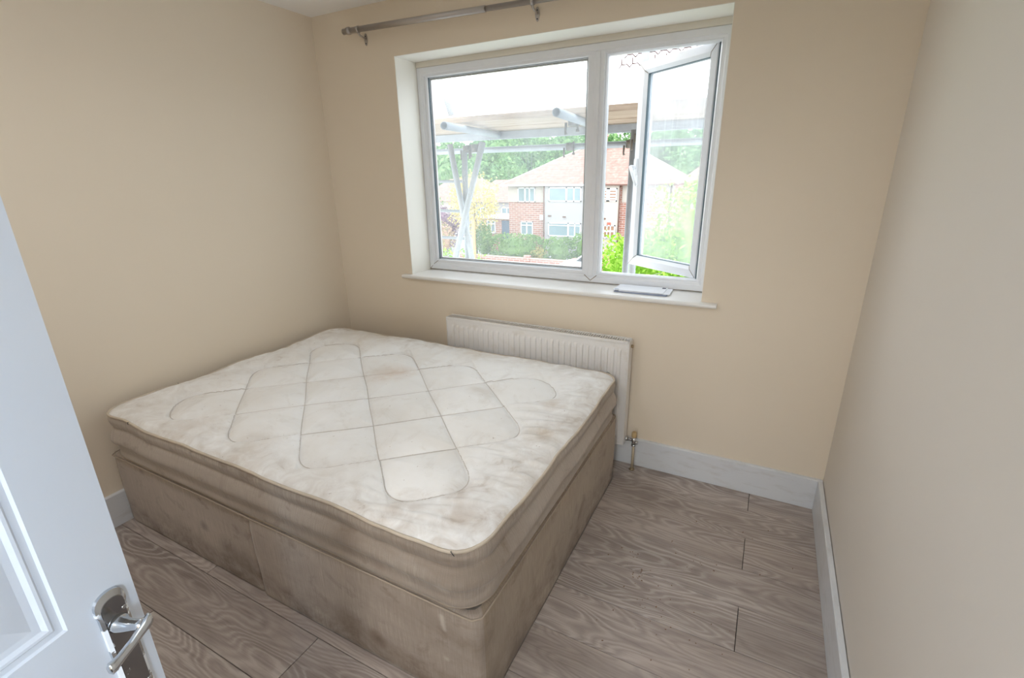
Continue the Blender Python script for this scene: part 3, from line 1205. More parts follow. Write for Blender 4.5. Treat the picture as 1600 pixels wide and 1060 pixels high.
uvl = sd.data.uv_layers.new(name='UVMap')
for li, lo in enumerate(sd.data.loops):
    uvl.data[li].uv = UV[lo.vertex_index]
P_in = [(edge[i, 0] + nrm[i, 0] * .001, edge[i, 1] + nrm[i, 1] * .001, TZ + ez[i] + .001) for i in range(0, NT, 3)]
obj('top_piping', tb(P_in, .0052, 8, closed=True), M_piping, mat_root, smooth=True)
low = [(ring[i, 0] - nrm[i, 0] * .008, ring[i, 1] - nrm[i, 1] * .008, MZ0 + .005 + max(lowz[i], -.002)) for i in range(0, NT, 3)]
obj('bottom_piping', tb(low, .0045, 8, closed=True), M_piping_low, mat_root, smooth=True)
ul, _ = rrect(MX0 + .01, MX1 - .01, MY0 + .01, MY1 - .01, (.1, .1, .1, .1), .06)
bm = bmesh.new()
bm.faces.new([bm.verts.new((x, y, MZ0 + .002)) for x, y, s in ul])
obj('underside', bm, M_side, mat_root)
# loose threads at the piping
for fr in (.30, .52, .05, .965):
    bm = bmesh.new()
    i = int(fr * NT)
    x, y, z = EDGE3[i]
    tube(bm, [(x, y, z + .004), (x + nrm[i, 0] * .008, y + nrm[i, 1] * .008, z + .008), (x + nrm[i, 0] * .012 + .012, y + nrm[i, 1] * .012, z + .002)], .0011, 5)
    obj('loose_thread', bm, M_seal, mat_root)

# ------------------------------------------------------------------ door_1
Eg = Vector((1.75405, -2.11316, 0))
ud = Vector((-0.1904127, 0.98170413, 0))       # hinge -> free edge
nd = Vector((0.98170413, 0.1904127, 0))        # towards the camera
DW, DT, DZ0, DZ1 = .762, .035, .006, 1.981
hinge = Eg - ud * DW
door = root('door_1', (hinge.x, hinge.y, 0), 'white gloss panelled door standing open at the left, chrome lever handle', kind='structure')


def dpt(u, z, n=0.):
    """u measured from the free edge (negative towards the hinge), n out of the visible face"""
    return Eg + ud * u + nd * n + Vector((0, 0, z))


bm = bmesh.new()
pan = [(-.353, -.086, .960, 1.870), (-DW + .086, -.409, .960, 1.870), (-.353, -.086, .150, .745), (-DW + .086, -.409, .150, .745)]
ucut = sorted({-DW, 0} | {p[0] for p in pan} | {p[1] for p in pan})
zcut = sorted({DZ0, DZ1} | {p[2] for p in pan} | {p[3] for p in pan})
loops = [(0, 0), (.003, -.0030), (.010, -.0036), (.0125, -.0018), (.016, -.0022), (.021, -.0056), (.029, -.0060), (.058, -.0022)]
for side in (0, 1):
    def P_(u, z, d):
        return dpt(u, z, d) if side == 0 else dpt(u, z, -DT - d)
    for a, b in zip(ucut[:-1], ucut[1:]):
        for c, d in zip(zcut[:-1], zcut[1:]):
            if any(p[0] - 1e-6 <= a and b <= p[1] + 1e-6 and p[2] - 1e-6 <= c and d <= p[3] + 1e-6 for p in pan):
                continue
            q = [P_(a, c, 0), P_(b, c, 0), P_(b, d, 0), P_(a, d, 0)]
            quad(bm, q)
    for (a, b, c, d) in pan:
        prev = None
        for ins, dep in loops:
            cur = [bm.verts.new(P_(*t, dep)) for t in ((a + ins, c + ins), (b - ins, c + ins), (b - ins, d - ins), (a + ins, d - ins))]
            if prev:
                for k in range(4):
                    bm.faces.new((prev[k], prev[(k + 1) % 4], cur[(k + 1) % 4], cur[k]))
            prev = cur
        bm.faces.new(prev)
for (u0, z0_, u1, z1_) in ((0, DZ0, 0, DZ1), (-DW, DZ0, -DW, DZ1), (-DW, DZ0, 0, DZ0), (-DW, DZ1, 0, DZ1)):
    quad(bm, [dpt(u0, z0_), dpt(u1, z1_), dpt(u1, z1_, -DT), dpt(u0, z0_, -DT)])
bmesh.ops.remove_doubles(bm, verts=bm.verts[:], dist=1e-5)
bmesh.ops.recalc_face_normals(bm, faces=bm.faces[:])
obj('door_leaf', bm, M_door, door)
# long back plate with ogee ends, raised centre field, lever on a neck
HU, HZ = -.036, .920


def plate_ring(hw, z0_, z1_, n):
    out = []
    for k in range(13):
        a = PI * k / 12
        out.append(dpt(HU + hw * math.cos(a), z1_ - .012 + .020 * math.sin(a) ** .8 * hw / .02, n))
    for (z, f) in ((z1_ - .020, 1.0), (z1_ - .026, .93), (z1_ - .034, .93), (HZ + .006, .93), (z0_ + .034, .93), (z0_ + .026, .93), (z0_ + .020, 1.)):
        out.append(dpt(HU - hw * f, z, n))
    for k in range(13):
        a = PI + PI * k / 12
        out.append(dpt(HU + hw * math.cos(a), z0_ + .012 + .020 * (-abs(math.sin(a)) ** .8) * hw / .02, n))
    for (z, f) in ((z0_ + .020, 1.0), (z0_ + .026, .93), (z0_ + .034, .93), (HZ + .006, .93), (z1_ - .034, .93), (z1_ - .026, .93), (z1_ - .020, 1.)):
        out.append(dpt(HU + hw * f, z, n))
    return out


def loft(levels, cap=True):
    bm = bmesh.new()
    prev = None
    for pts_ in levels:
        cur = [bm.verts.new(p) for p in pts_]
        if prev:
            for k in range(len(cur)):
                bm.faces.new((prev[k], prev[(k + 1) % len(cur)], cur[(k + 1) % len(cur)], cur[k]))
        prev = cur
    if cap:
        bm.faces.new(prev)
    bmesh.ops.recalc_face_normals(bm, faces=bm.faces[:])
    return bm


PZ0, PZ1 = .765, .968
hp = obj('door_handle', loft([plate_ring(.0205, PZ0, PZ1, .0002), plate_ring(.0200, PZ0 + .0005, PZ1 - .0005, .0042), plate_ring(.0155, PZ0 + .006, PZ1 - .006, .0068)]), M_rim, door, label='tarnished chrome lever handle on a long back plate')
obj('plate_field', loft([plate_ring(.0156, PZ0 + .006, PZ1 - .006, .0067), plate_ring(.0150, PZ0 + .0065, PZ1 - .0065, .0074)]), M_plate, hp)
bm = bmesh.new()
tube(bm, [dpt(HU, HZ, .006), dpt(HU, HZ, .012), dpt(HU, HZ, .018), dpt(HU + .001, HZ + .002, .030), dpt(HU + .003, HZ + .006, .046), dpt(HU + .004, HZ + .009, .056)],
     [.0145, .0125, .0105, .0085, .0080, .0095], 16)
a0, a1 = dpt(HU + .012, HZ + .013, .057), dpt(HU - .046, HZ - .020, .050)
# flattened arm: wide at the neck, waisted, flared and curled tip
secs = []
for t, w, h, dz in ((0, .0085, .006, .001), (.06, .0095, .007, 0), (.2, .0085, .0068, 0), (.5, .0070, .0060, -.001), (.8, .0075, .0060, 0), (.92, .0090, .0068, .001), (1.0, .0098, .0070, .003), (1.05, .006, .004, .005)):
    c_ = a0.lerp(a1, t) + Vector((0, 0, dz))
    ax = (a1 - a0).normalized()
    bz = Vector((0, 0, 1))
    bn = ax.cross(bz).normalized()
    secs.append([c_ + bz * w * math.cos(2 * PI * k / 14) + bn * h * math.sin(2 * PI * k / 14) for k in range(14)])
prev = None
for s_ in secs:
    cur = [bm.verts.new(p) for p in s_]
    if prev:
        for k in range(14):
            bm.faces.new((prev[k], prev[(k + 1) % 14], cur[(k + 1) % 14], cur[k]))
    else:
        bm.faces.new(cur)
    prev = cur
bm.faces.new(prev)
bmesh.ops.recalc_face_normals(bm, faces=bm.faces[:])
obj('lever', bm, M_chrome, hp, smooth=True)
for z in (PZ0 + .030, PZ1 - .030):
    obj('screw', tb([dpt(HU + .012, z, .006), dpt(HU + .012, z, .0085)], .003, 10), M_chrome, hp)
obj('latch_plate', loft([[dpt(.0002, HZ - .03, -.006), dpt(.0002, HZ + .03, -.006), dpt(.0002, HZ + .03, -.028), dpt(.0002, HZ - .03, -.028)],
                         [dpt(.001, HZ - .03, -.006), dpt(.001, HZ + .03, -.006), dpt(.001, HZ + .03, -.028), dpt(.001, HZ - .03, -.028)]]), M_chrome, door)
# door lining around the doorway
bm = bmesh.new()
box(bm, (DX0 - .02, RY - .1, .001), (DX0 - .001, RY + .002, DZ), .002)
box(bm, (DX1 - .001, RY - .1, .001), (DX1 + .018, RY + .002, DZ), .002)
box(bm, (DX0 - .02, RY - .1, DZ - .02), (DX1 + .018, RY + .002, DZ - .001), .002)
struct('trim_2', bm, M_skirt, label='white door lining')

# ------------------------------------------------------------------ crumbs of dirt on the floor
random.seed(11)
bm = bmesh.new()
spots_ = [(2.45, -.62, .16, 18), (2.18, -.70, .10, 16), (2.30, -.86, .10, 16), (2.24, -.78, .03, 14), (2.5, -.95, .2, 14), (2.3, -1.0, .25, 14), (2.7, -.4, .12, 6)]
for x, y, r, n in spots_:
    for _ in range(n):
        px, py = x + random.gauss(0, r * .5), y + random.gauss(0, r * .5)
        if not (2.0 < px < 2.86 and -2 < py < -.04):
            continue
        q = random.uniform(.0007, .0024)
        Mx = Matrix.Translation((px, py, q * .5)) @ Matrix.Rotation(random.uniform(0, 6), 4, 'Z') @ Matrix.Diagonal((q * random.uniform(1, 2.2), q, q * .6, 1))
        bmesh.ops.create_icosphere(bm, subdivisions=1, radius=1, matrix=Mx)
o = obj('dirt_crumbs', bm, plain('dirt', (.20, .11, .06), .9, var=.4, scale=40), kind='stuff', base=(2.4, -.8, 0))
tag(o, 'scattered brown crumbs of dirt on the laminate beside the bed', 'dirt')

# ================================================================== outside
# ------------------------------------------------------------------ ground
def ground_mat():
    m = N('street_ground')
    c = m.coord()
    g = m.noise(c, 1.2, 5, .6)
    m.bsdf(m.mix(g, (.40, .385, .36), (.50, .485, .46)), .9)
    return m.m


def grass_mat():
    m = N('lawn')
    g = m.noise(m.coord(), 5, 6, .7)
    m.bsdf(m.ramp(g, [(.3, (.12, .22, .05)), (.6, (.26, .40, .10)), (.8, (.42, .52, .16))]), .95)
    return m.m


M_ground, M_lawn = ground_mat(), grass_mat()
yy = [(.5, -2.75), (6, -2.95), (14, -3.7), (20, -4.25), (23, -4.36), (29.0, -4.40), (60, -4.5), (75, -3.0)]
V, F_ = [], []
for y, z in yy:
    V += [(-90, y, z), (60, y, z)]
for i in range(len(yy) - 1):
    F_.append((2 * i, 2 * i + 1, 2 * i + 3, 2 * i + 2))
struct('ground', (V, F_), M_ground, label='pale street and gardens below the window')
struct('trim_3', bx((-70, 22.2, -4.40), (50, 22.5, -4.26), .01), M_ground, label='kerb of the far pavement')
lawn = obj('lawn', bx((-34, 1.0, -3.0), (-2.0, 12, -2.84)), M_lawn, kind='structure')
lawn.data.transform(Matrix.Identity(4))


# ------------------------------------------------------------------ foliage
def leaf_mat(name, stops, trans=.45):
    m = N(name)
    g = m.n('NewGeometry')
    wn = m.n('TexWhiteNoise')
    wn.noise_dimensions = '1D'
    m.l(g.outputs['Random Per Island'], wn.inputs['W'])
    big = m.noise(m.coord(), 1.1, 4, .6)
    v = m.math('ADD', m.math('MULTIPLY', wn.outputs['Value'], .55), m.math('MULTIPLY', big, .45))
    col = m.ramp(v, stops)
    d = m.n('BsdfDiffuse')
    t = m.n('BsdfTranslucent')
    m.l(col, d.inputs[0])
    m.l(col, t.inputs[0])
    mx = m.n('MixShader')
    mx.inputs[0].default_value = trans
    m.l(d.outputs[0], mx.inputs[1])
    m.l(t.outputs[0], mx.inputs[2])
    m.l(mx.outputs[0], m.out.inputs[0])
    return m.m


L_green = leaf_mat('garden_leaves', [(.15, (.07, .15, .04)), (.5, (.18, .32, .09)), (.85, (.36, .50, .18))])
L_bright = leaf_mat('bright_leaves', [(.12, (.10, .22, .02)), (.5, (.28, .50, .06)), (.85, (.55, .72, .18))])
L_yellow = leaf_mat('yellow_leaves', [(.15, (.36, .29, .08)), (.5, (.60, .50, .18)), (.85, (.80, .72, .36))])
L_hill = leaf_mat('woodland_leaves', [(.15, (.09, .19, .08)), (.5, (.20, .34, .14)), (.85, (.36, .50, .22))], .35)
L_plum = leaf_mat('plum_leaves', [(.15, (.10, .05, .09)), (.5, (.24, .14, .20)), (.85, (.50, .36, .40))])
L_pink = leaf_mat('rose_leaves', [(.15, (.20, .34, .10)), (.5, (.55, .40, .28)), (.85, (.80, .55, .45))])
M_bark = plain('bark', (.20, .15, .10), .9, var=.3)


def leaf_cloud(rng, c, r, n, size, flat=1., lumps=7, core=True, boxy=False):
    """verts/faces of a crown: leaf pairs spread over a lumpy shell round a solid heart"""
    V, F_ = [], []
    c = np.array(c, float)
    r = np.array(r, float)
    if core:
        bmx = bmesh.new()
        bmesh.ops.create_icosphere(bmx, subdivisions=3, radius=1)
        for v in bmx.verts:
            k = .80 + .30 * mn.noise(v.co * 2.3 + Vector((rng.random() * .01, c[0], c[1])))
            v.co = Vector(c + np.array(v.co) * r * k * .90)
            V.append(tuple(v.co))
        F_ += [tuple(v.index for v in f.verts) for f in bmx.faces]
        bmx.free()
    lump = [(rng.normal(size=3)) for _ in range(lumps)]
    lump = [l / np.linalg.norm(l) for l in lump]
    for _ in range(n):
        if rng.random() < .75:
            l = lump[rng.integers(lumps)]
            d = l * 1.0 + rng.normal(size=3) * .55
        else:
            d = rng.normal(size=3)
        d /= np.linalg.norm(d)
        k = 1 + .34 * mn.noise(Vector(d * 2.6) + Vector((c[0], c[1], 0))) + rng.normal() * .07
        if not core:
            k *= rng.uniform(.25, 1) ** .5
        if boxy:
            d = np.sign(d) * np.abs(d) ** .55
            d /= max(1., np.abs(d).max())
            k = 1 + rng.normal() * .05
        p = c + d * r * k
        s = size * rng.uniform(.6, 1.4)
        a = rng.normal(size=3)
        a /= np.linalg.norm(a)
        b = np.cross(a, rng.normal(size=3))
        b /= np.linalg.norm(b)
        i0 = len(V)
        V += [tuple(p - a * s), tuple(p + b * s * .45), tuple(p + a * s), tuple(p - b * s * .45)]
        F_.append((i0, i0 + 1, i0 + 2, i0 + 3))
    return V, F_


def tree(name, base, h, crown_r, n, size, mat, label, cat, group=None, trunk=.12, lumps=7, seed=1, boxy=False, crown_lift=None, core=True):
    rng = np.random.default_rng(seed)
    t = root(name, base, label, cat, group)
    cz = base[2] + (crown_lift if crown_lift is not None else h - crown_r[2])
    crown = obj('foliage', leaf_cloud(rng, (base[0], base[1], cz), crown_r, n, size, lumps=lumps, boxy=boxy, core=core), mat, t)
    stem = obj('trunk', tb([base, (base[0] + .03 * h * .1, base[1], base[2] + (cz - base[2]) * .5), (base[0], base[1], cz)], [trunk, trunk * .8, trunk * .5], 8), M_bark, t, smooth=True)
    return t


def dup(r_, loc, rotz=0, scale=1, label=None):
    o = r_.copy()
    C.objects.link(o)
    o.location, o.rotation_euler = loc, (0, 0, rotz)
    o.scale = (scale,) * 3
    if label:
        o['label'] = label
    for ch in list(r_.children):
        c = ch.copy()
        C.objects.link(c)
        c.parent = o
    return o


# wooded hillside: ridge with rows of trees
M_hill = plain('hillside_scrub', (.10, .19, .07), .95, var=.35, scale=.4)
V, F_ = [], []
nx, ny = 40, 10
for j in range(ny):
    for i in range(nx):
        x = -110 + 170 * i / (nx - 1)
        y = 70 + 45 * j / (ny - 1)
        V.append((x, y, -4 + 8.2 * math.sin(PI / 2 * j / (ny - 1)) + 1.3 * mn.noise(Vector((x * .03, y * .03, 0)))))
for j in range(ny - 1):
    for i in range(nx - 1):
        a = j * nx + i
        F_.append((a, a + 1, a + nx + 1, a + nx))
struct('ground_hill', (V, F_), M_hill, smooth=True, label='wooded hillside beyond the houses')
protos = [tree('woodland_tree', (-60, 78, -3.4), 7.2, (3.9, 3.6, 3.4), 1500, .42, L_hill, 'x', 'tree', 'woodland trees on the hillside', .25, 9, s_) for s_ in (21, 22, 23)]
HL = 'dense green woodland tree on the hillside behind the opposite houses'
random.seed(5)
k = 0
for row, (yb, zb) in enumerate(((76, -2.3), (88, 1.2), (101, 3.0))):
    for i in range(10 if row < 2 else 11):
        x = (-66 if row == 0 else (-76 if row == 1 else -84)) + i * 7.0 + random.uniform(-.5, .5) + row * 2
        y = yb + random.uniform(-2, 2)
        z = zb - .6 + random.uniform(-.6, .4) - (1.2 if row == 2 and (i in (0, 1, 2) or i > 9) else 0)
        if k < 3:
            t = protos[k]
            t.location, t['label'] = (x, y, z), HL
            t.rotation_euler.z = random.uniform(0, 6)
        else:
            dup(protos[k % 3], (x, y, z), random.uniform(0, 6), random.uniform(.85, 1.12), HL)
        k += 1

# ------------------------------------------------------------------ the pair of houses opposite
def brick_mat():
    m = N('red_brickwork')
    c = m.n('TexCoord')
    mp = m.n('Mapping')
    mp.inputs['Rotation'].default_value = (PI / 2, 0, 0)
    m.l(c.outputs['Object'], mp.inputs[0])
    b = m.n('TexBrick')
    b.inputs['Color1'].default_value = (.42, .20, .145, 1)
    b.inputs['Color2'].default_value = (.33, .15, .11, 1)
    b.inputs['Mortar'].default_value = (.52, .44, .39, 1)
    b.inputs['Scale'].default_value = 1
    b.inputs['Brick Width'].default_value = .45
    b.inputs['Row Height'].default_value = .15
    b.inputs['Mortar Size'].default_value = .018
    m.l(mp.outputs[0], b.inputs[0])
    m.bsdf(b.outputs[0], .9)
    return m.m


def tile_mat():
    m = N('clay_roof_tiles')
    c = m.coord()
    w = m.n('TexWave', wave_type='BANDS', bands_direction='Z')
    w.inputs['Scale'].default_value = 1.9
    w.inputs['Distortion'].default_value = 1.2
    m.l(c, w.inputs[0])
    n_ = m.noise(c, 3.5, 6, .65)
    col = m.ramp(n_, [(.3, (.25, .145, .115)), (.55, (.35, .215, .17)), (.75, (.46, .32, .265))])
    m.bsdf(m.mix(m.math('MULTIPLY', w.outputs[0], .3), col, (.24, .12, .09)), .9)
    return m.m


M_brick, M_tile = brick_mat(), tile_mat()
M_render = plain('cream_render', (.47, .42, .365), .9, var=.05, scale=3)
M_pebble = plain('grey_pebbledash', (.38, .355, .345), .95, var=.12, scale=30)
M_white = plain('white_joinery', (.74, .74, .74), .4)
M_pane = plain('reflective_window_glass', (.20, .27, .29), .12, var=.2, scale=2)
M_blind = plain('slatted_brown_interior', (.30, .17, .10), .6)
M_dark = plain('dark_blue_door', (.06, .10, .16), .5)
M_pipe = plain('brown_downpipe', (.14, .07, .05), .5)
HY0 = 32.
house = root('house', (-9.7, HY0, -4.4), 'pair of two-storey brick and render houses with a red hipped roof across the street', 'house')
HXL, HXR, EV = -15.75, -3.45, .72


def hb(name, a, b, mat, parent=None, **kw):
    return obj(name, bx(a, b), mat, parent or house, **kw)


hb('wall', (HXL, HY0, -4.4), (HXR, HY0 + 7.4, EV), M_brick)
hb('upper_render', (HXL - .03, HY0 - .06, -.51), (-12.68, HY0 + .02, EV), M_render, label='cream upper wall panel at the left')
hb('upper_render', (-6.88, HY0 - .06, -.45), (HXR + .03, HY0 + .02, EV), M_render, label='cream upper wall panel at the right')
hb('bay_front', (-12.56, HY0 - .35, -4.4), (-9.45, HY0 + .02, EV), M_pebble)
hb('bay_front', (-9.35, HY0 - .35, -4.4), (-7.02, HY0 + .02, EV), M_render)
# roof: hipped, on eaves a little proud of the walls
e0, e1, yf, yb, zr_, rx0, rx1 = -16.2, -3.2, HY0 - .45, HY0 + 7.8, 3.27, -11.3, -7.2
ym = (yf + yb) / 2
bm = bmesh.new()
P0 = [(e0, yf, EV + .05), (e1, yf, EV + .05), (e1, yb, EV + .05), (e0, yb, EV + .05), (rx0, ym, zr_), (rx1, ym, zr_)]
vs = [bm.verts.new(p) for p in P0]
for f in ((0, 1, 5, 4), (1, 2, 5), (2, 3, 4, 5), (3, 0, 4), (3, 2, 1, 0)):
    bm.faces.new([vs[i] for i in f])
bmesh.ops.recalc_face_normals(bm, faces=bm.faces[:])
roof = obj('roof', bm, M_tile, house)
M_ridge = plain('ridge_tiles', (.62, .48, .41), .9)
bm = bmesh.new()
for a, b in ((0, 4), (1, 5), (4, 5), (2, 5), (3, 4)):
    tube(bm, [P0[a], P0[b]], .07, 6)
obj('ridge_tiles', bm, M_ridge, roof)
hb('gutter', (e0, yf - .10, EV - .05), (-9.4, yf + .02, EV + .07), M_white, label='white gutter')
hb('gutter', (-9.4, yf - .10, EV - .05), (e1, yf + .02, EV + .05), M_pipe, label='dark gutter')
bm = bmesh.new()
box(bm, (-10.15, ym - .4, 2.6), (-9.35, ym + .4, 4.35), .02)
box(bm, (-10.22, ym - .46, 4.1), (-9.28, ym + .46, 4.22), .01)
ch = obj('chimney', bm, M_brick, house)
for x in (-9.95, -9.55):
    obj('chimney_pot', tb([(x, ym, 4.3), (x, ym, 4.65)], .11, 8), M_tile, ch)


def window(x0, x1, z0, z1, y, bars_v=(), bars_h=(), pane=None, blind=0, door_=False, name='window', parent=None):
    f = .075
    bm = bmesh.new()
    for a, b in (((x0, y - .05, z0), (x1, y + .05, z0 + f)), ((x0, y - .05, z1 - f), (x1, y + .05, z1)), ((x0, y - .05, z0), (x0 + f, y + .05, z1)), ((x1 - f, y - .05, z0), (x1, y + .05, z1))):
        box(bm, a, b)
    for t, w in bars_v:
        x = x0 + (x1 - x0) * t
        box(bm, (x - w / 2, y - .05, z0), (x + w / 2, y + .05, z1))
    for t, w in bars_h:
        z = z0 + (z1 - z0) * t
        box(bm, (x0, y - .045, z - w / 2), (x1, y + .045, z + w / 2))
    wf = obj(name, bm, M_white, parent or house)
    obj('pane', bx((x0 + .02, y - .012, z0 + .02), (x1 - .02, y + .012, z1 - .02)), pane or M_pane, wf)
    return wf


window(-14.91, -13.46, -.50, .56, HY0 - .08, [(.42, .12), (.68, .10)])
window(-12.22, -9.72, -.42, .57, HY0 - .37, [(.55, .12), (.78, .10)])
window(-12.25, -9.69, -2.91, -1.92, HY0 - .37, [(.62, .12), (.82, .08)], [(.80, .05)])
window(-14.72, -13.68, -2.96, -1.93, HY0 - .02, [(.5, .10)], [(.72, .07)])
window(-9.20, -7.15, -.37, .50, HY0 - .37, [(.70, .24)], [(.20, .10), (.42, .10), (.64, .10), (.86, .09)], M_blind)
window(-9.20, -7.17, -2.90, -1.98, HY0 - .37, [(.12, .06), (.24, .06), (.36, .06), (.48, .06), (.60, .06), (.72, .06), (.84, .06)], [(.55, .12)], M_blind)
window(-5.75, -4.55, -.25, .49, HY0 - .08, [(.5, .08)], [(.25, .10), (.5, .10), (.75, .10)], M_blind)
window(-5.9, -4.7, -2.9, -1.95, HY0 - .02, [(.5, .08)])
for x, y in ((-12.62, HY0 - .40), (-6.95, HY0 - .40), (-3.62, HY0 - .12)):
    obj('downpipe', tb([(x, y + .1, EV - .05), (x, y, EV - .25), (x, y, -4.4)], .05, 8), M_pipe, house)
for (x, z) in ((-12.15, -1.45), (-11.0, -1.5), (-8.0, -1.55)):
    obj('wall_vent', bx((x - .12, HY0 - .42, z - .05), (x + .12, HY0 - .34, z + .05), .01), M_pipe, house)
hb('alarm_box', (-13.1, HY0 - .1, -1.78), (-12.78, HY0, -1.45), M_white)
hb('burglar_alarm', (-7.75, HY0 - .42, -1.95), (-7.5, HY0 - .34, -1.8), plain('red_alarm', (.7, .12, .08), .5))

# low flat-roofed side porch / store to the left
por = root('side_porch', (-17.1, HY0 + .3, -4.4), 'low flat-roofed brick porch with a dark door, left of the pair of houses', 'porch')
obj('wall', bx((-18.3, HY0 + .2, -4.4), (-15.76, HY0 + 3.2, -1.75)), M_brick, por)
obj('flat_roof', bx((-18.6, HY0 - .05, -1.80), (-15.77, HY0 + 3.4, -1.66)), M_white, por)
window(-17.88, -17.09, -2.96, -1.93, HY0 + .18, [(.5, .08)], [(.72, .06)], parent=por)
obj('door', bx((-16.50, HY0 + .14, -4.3), (-15.80, HY0 + .22, -1.94)), M_dark, por)

# houses further off
def small_house(cx, cy, w, d, zg, ze, zr, wallm, label, group=None):
    h = root('house', (cx, cy, zg), label, 'house', group)
    obj('wall', bx((cx - w / 2, cy, zg), (cx + w / 2, cy + d, ze)), wallm, h)
    bm = bmesh.new()
    a = [(cx - w / 2 - .3, cy - .3, ze), (cx + w / 2 + .3, cy - .3, ze), (cx + w / 2 + .3, cy + d + .3, ze), (cx - w / 2 - .3, cy + d + .3, ze), (cx - w / 4, cy + d / 2, zr), (cx + w / 4, cy + d / 2, zr)]
    vs = [bm.verts.new(p) for p in a]
    for f in ((0, 1, 5, 4), (1, 2, 5), (2, 3, 4, 5), (3, 0, 4), (3, 2, 1, 0)):
        bm.faces.new([vs[i] for i in f])
    bmesh.ops.recalc_face_normals(bm, faces=bm.faces[:])
    obj('roof', bm, M_tile, h)
    for t in (.25, .7):
        x = cx - w / 2 + w * t
        window(x - .6, x + .6, ze - 1.5, ze - .5, cy - .05, [(.5, .08)], parent=h)
        window(x - .6, x + .6, ze - 4.0, ze - 2.9, cy - .05, [(.5, .08)], parent=h)
    return h


small_house(.4, 36, 8.5, 7, -4.4, .55, 2.9, M_render, 'pale rendered house to the right, seen through the hazy open casement')
small_house(-29.5, 44, 9, 7, -4.4, -1.2, 1.1, M_render, 'pale low house at the far left behind the scaffold braces')
small_house(-21.5, 40, 6.5, 6, -4.4, -1.0, 1.0, M_pebble, 'pale house half hidden behind the yellow tree')

# ------------------------------------------------------------------ street planting and walls
WY = 27.6
wallr = root('garden_wall', (-12, WY, -4.4), 'low red brick garden wall along the far pavement', 'wall')
obj('brick_course', bx((-17.6, WY, -4.42), (-8.6, WY + .22, -4.02), .01), M_brick, wallr)
obj('coping', bx((-17.65, WY - .03, -4.02), (-8.55, WY + .25, -3.95), .01), plain('wall_coping', (.52, .36, .28), .9, var=.15), wallr)
for x in (-12.1, -8.6):
    obj('pier', bx((x - .22, WY - .06, -4.42), (x + .22, WY + .28, -3.78), .015), M_brick, wallr)
tree('hedge', (-13.4, 28.6, -4.4), 1.9, (1.95, .55, .95), 3200, .085, L_green, 'wide clipped dark green hedge behind the brick garden wall, left of the yellow bush', 'hedge', None, .06, 9, 31, True, .95)
tree('yellow_bush', (-11.6, 28.6, -4.4), 1.0, (.60, .42, .50), 900, .08, L_yellow, 'small bright yellow bush between two hedges by the house', 'bush', None, .04, 5, 32, False, .52)
tree('hedge', (-10.15, 28.6, -4.4), 1.8, (1.0, .55, .90), 1900, .08, L_green, 'rounded grey-green hedge in front of the pebbledashed bay', 'hedge', None, .06, 7, 33, True, .90)
tree('hedge', (-8.35, 28.9, -4.4), 2.1, (.80, .6, 1.05), 1700, .08, L_green, 'taller green shrub beside the window mullion, right of the rounded hedge', 'hedge', None, .06, 7, 34, True, 1.05)
tree('yellow_tree', (-16.9, 28.8, -4.4), 6.1, (2.1, 1.6, 2.2), 3600, .095, L_yellow, 'tall golden yellow tree behind the crossed scaffold braces', 'tree', None, .14, 11, 35, core=False)
tree('garden_shrub', (-16.1, 28.75, -4.4), 2.4, (.6, .6, 1.3), 1300, .085, L_green, 'upright green shrub just left of the brick porch', 'shrub', None, .05, 6, 36, False, 1.2)
tree('garden_shrub', (-21.5, 31, -4.4), 3.4, (1.7, 1.2, 1.6), 2200, .10, L_plum, 'plum-coloured shrub at the left edge of the window', 'shrub', None, .08, 8, 37, False, 1.8)
tree('garden_shrub', (-19.6, 28.0, -4.4), 2.6, (1.2, .9, 1.3), 1800, .09, L_pink, 'shrub with pinkish flowers behind the scaffold braces', 'shrub', None, .06, 8, 38, False, 1.3)
tree('garden_shrub', (-4.9, 22.0, -4.3), 2.3, (.75, .7, .8), 1100, .075, L_pink, 'orange-tinged shrub in front of the right house', 'shrub', None, .05, 6, 39, False, 1.25)
rngx = np.random.default_rng(77)
tree('lawn_shrub', (-6.4, 10.6, -3.3), 2.8, (1.5, 1.2, 1.15), 2600, .07, L_bright, 'light green bush low at the left behind the scaffold braces', 'bush', None, .05, 8, 40, False, 1.25)
tree('lawn_shrub', (-4.9, 9.6, -3.2), 2.4, (1.0, .9, .95), 1700, .07, L_bright, 'light green bush at the foot of the right-hand scaffold brace', 'bush', None, .05, 8, 44, False, 1.1)
tree('green_tree', (.22, 8.2, -3.1), 3.6, (1.05, 1.0, 1.25), 7200, .055, L_bright, 'bright green leafy tree close outside below the open casement', 'tree', None, .08, 12, 41, False, 2.15)
tree('green_tree', (1.25, 8.9, -3.1), 4.6, (1.25, 1.1, 1.8), 5200, .065, L_bright, 'tall green tree seen through the hazy open casement', 'tree', None, .08, 12, 42, False, 2.6)
tree('green_tree', (-27.5, 36, -4.4), 5.2, (2.0, 1.8, 2.2), 2600, .13, L_green, 'green tree at the far left edge of the window, above the pale low house', 'tree', None, .12, 8, 43)
tag(
    obj('timber_post', bx((-16.25, 27.3, -4.4), (-16.08, 27.47, -1.45), .01), plain('orange_timber', (.62, .34, .15), .8), base=(-16.16, 27.4, -4.4)),
    'orange-brown timber post in the garden left of the porch', 'post')

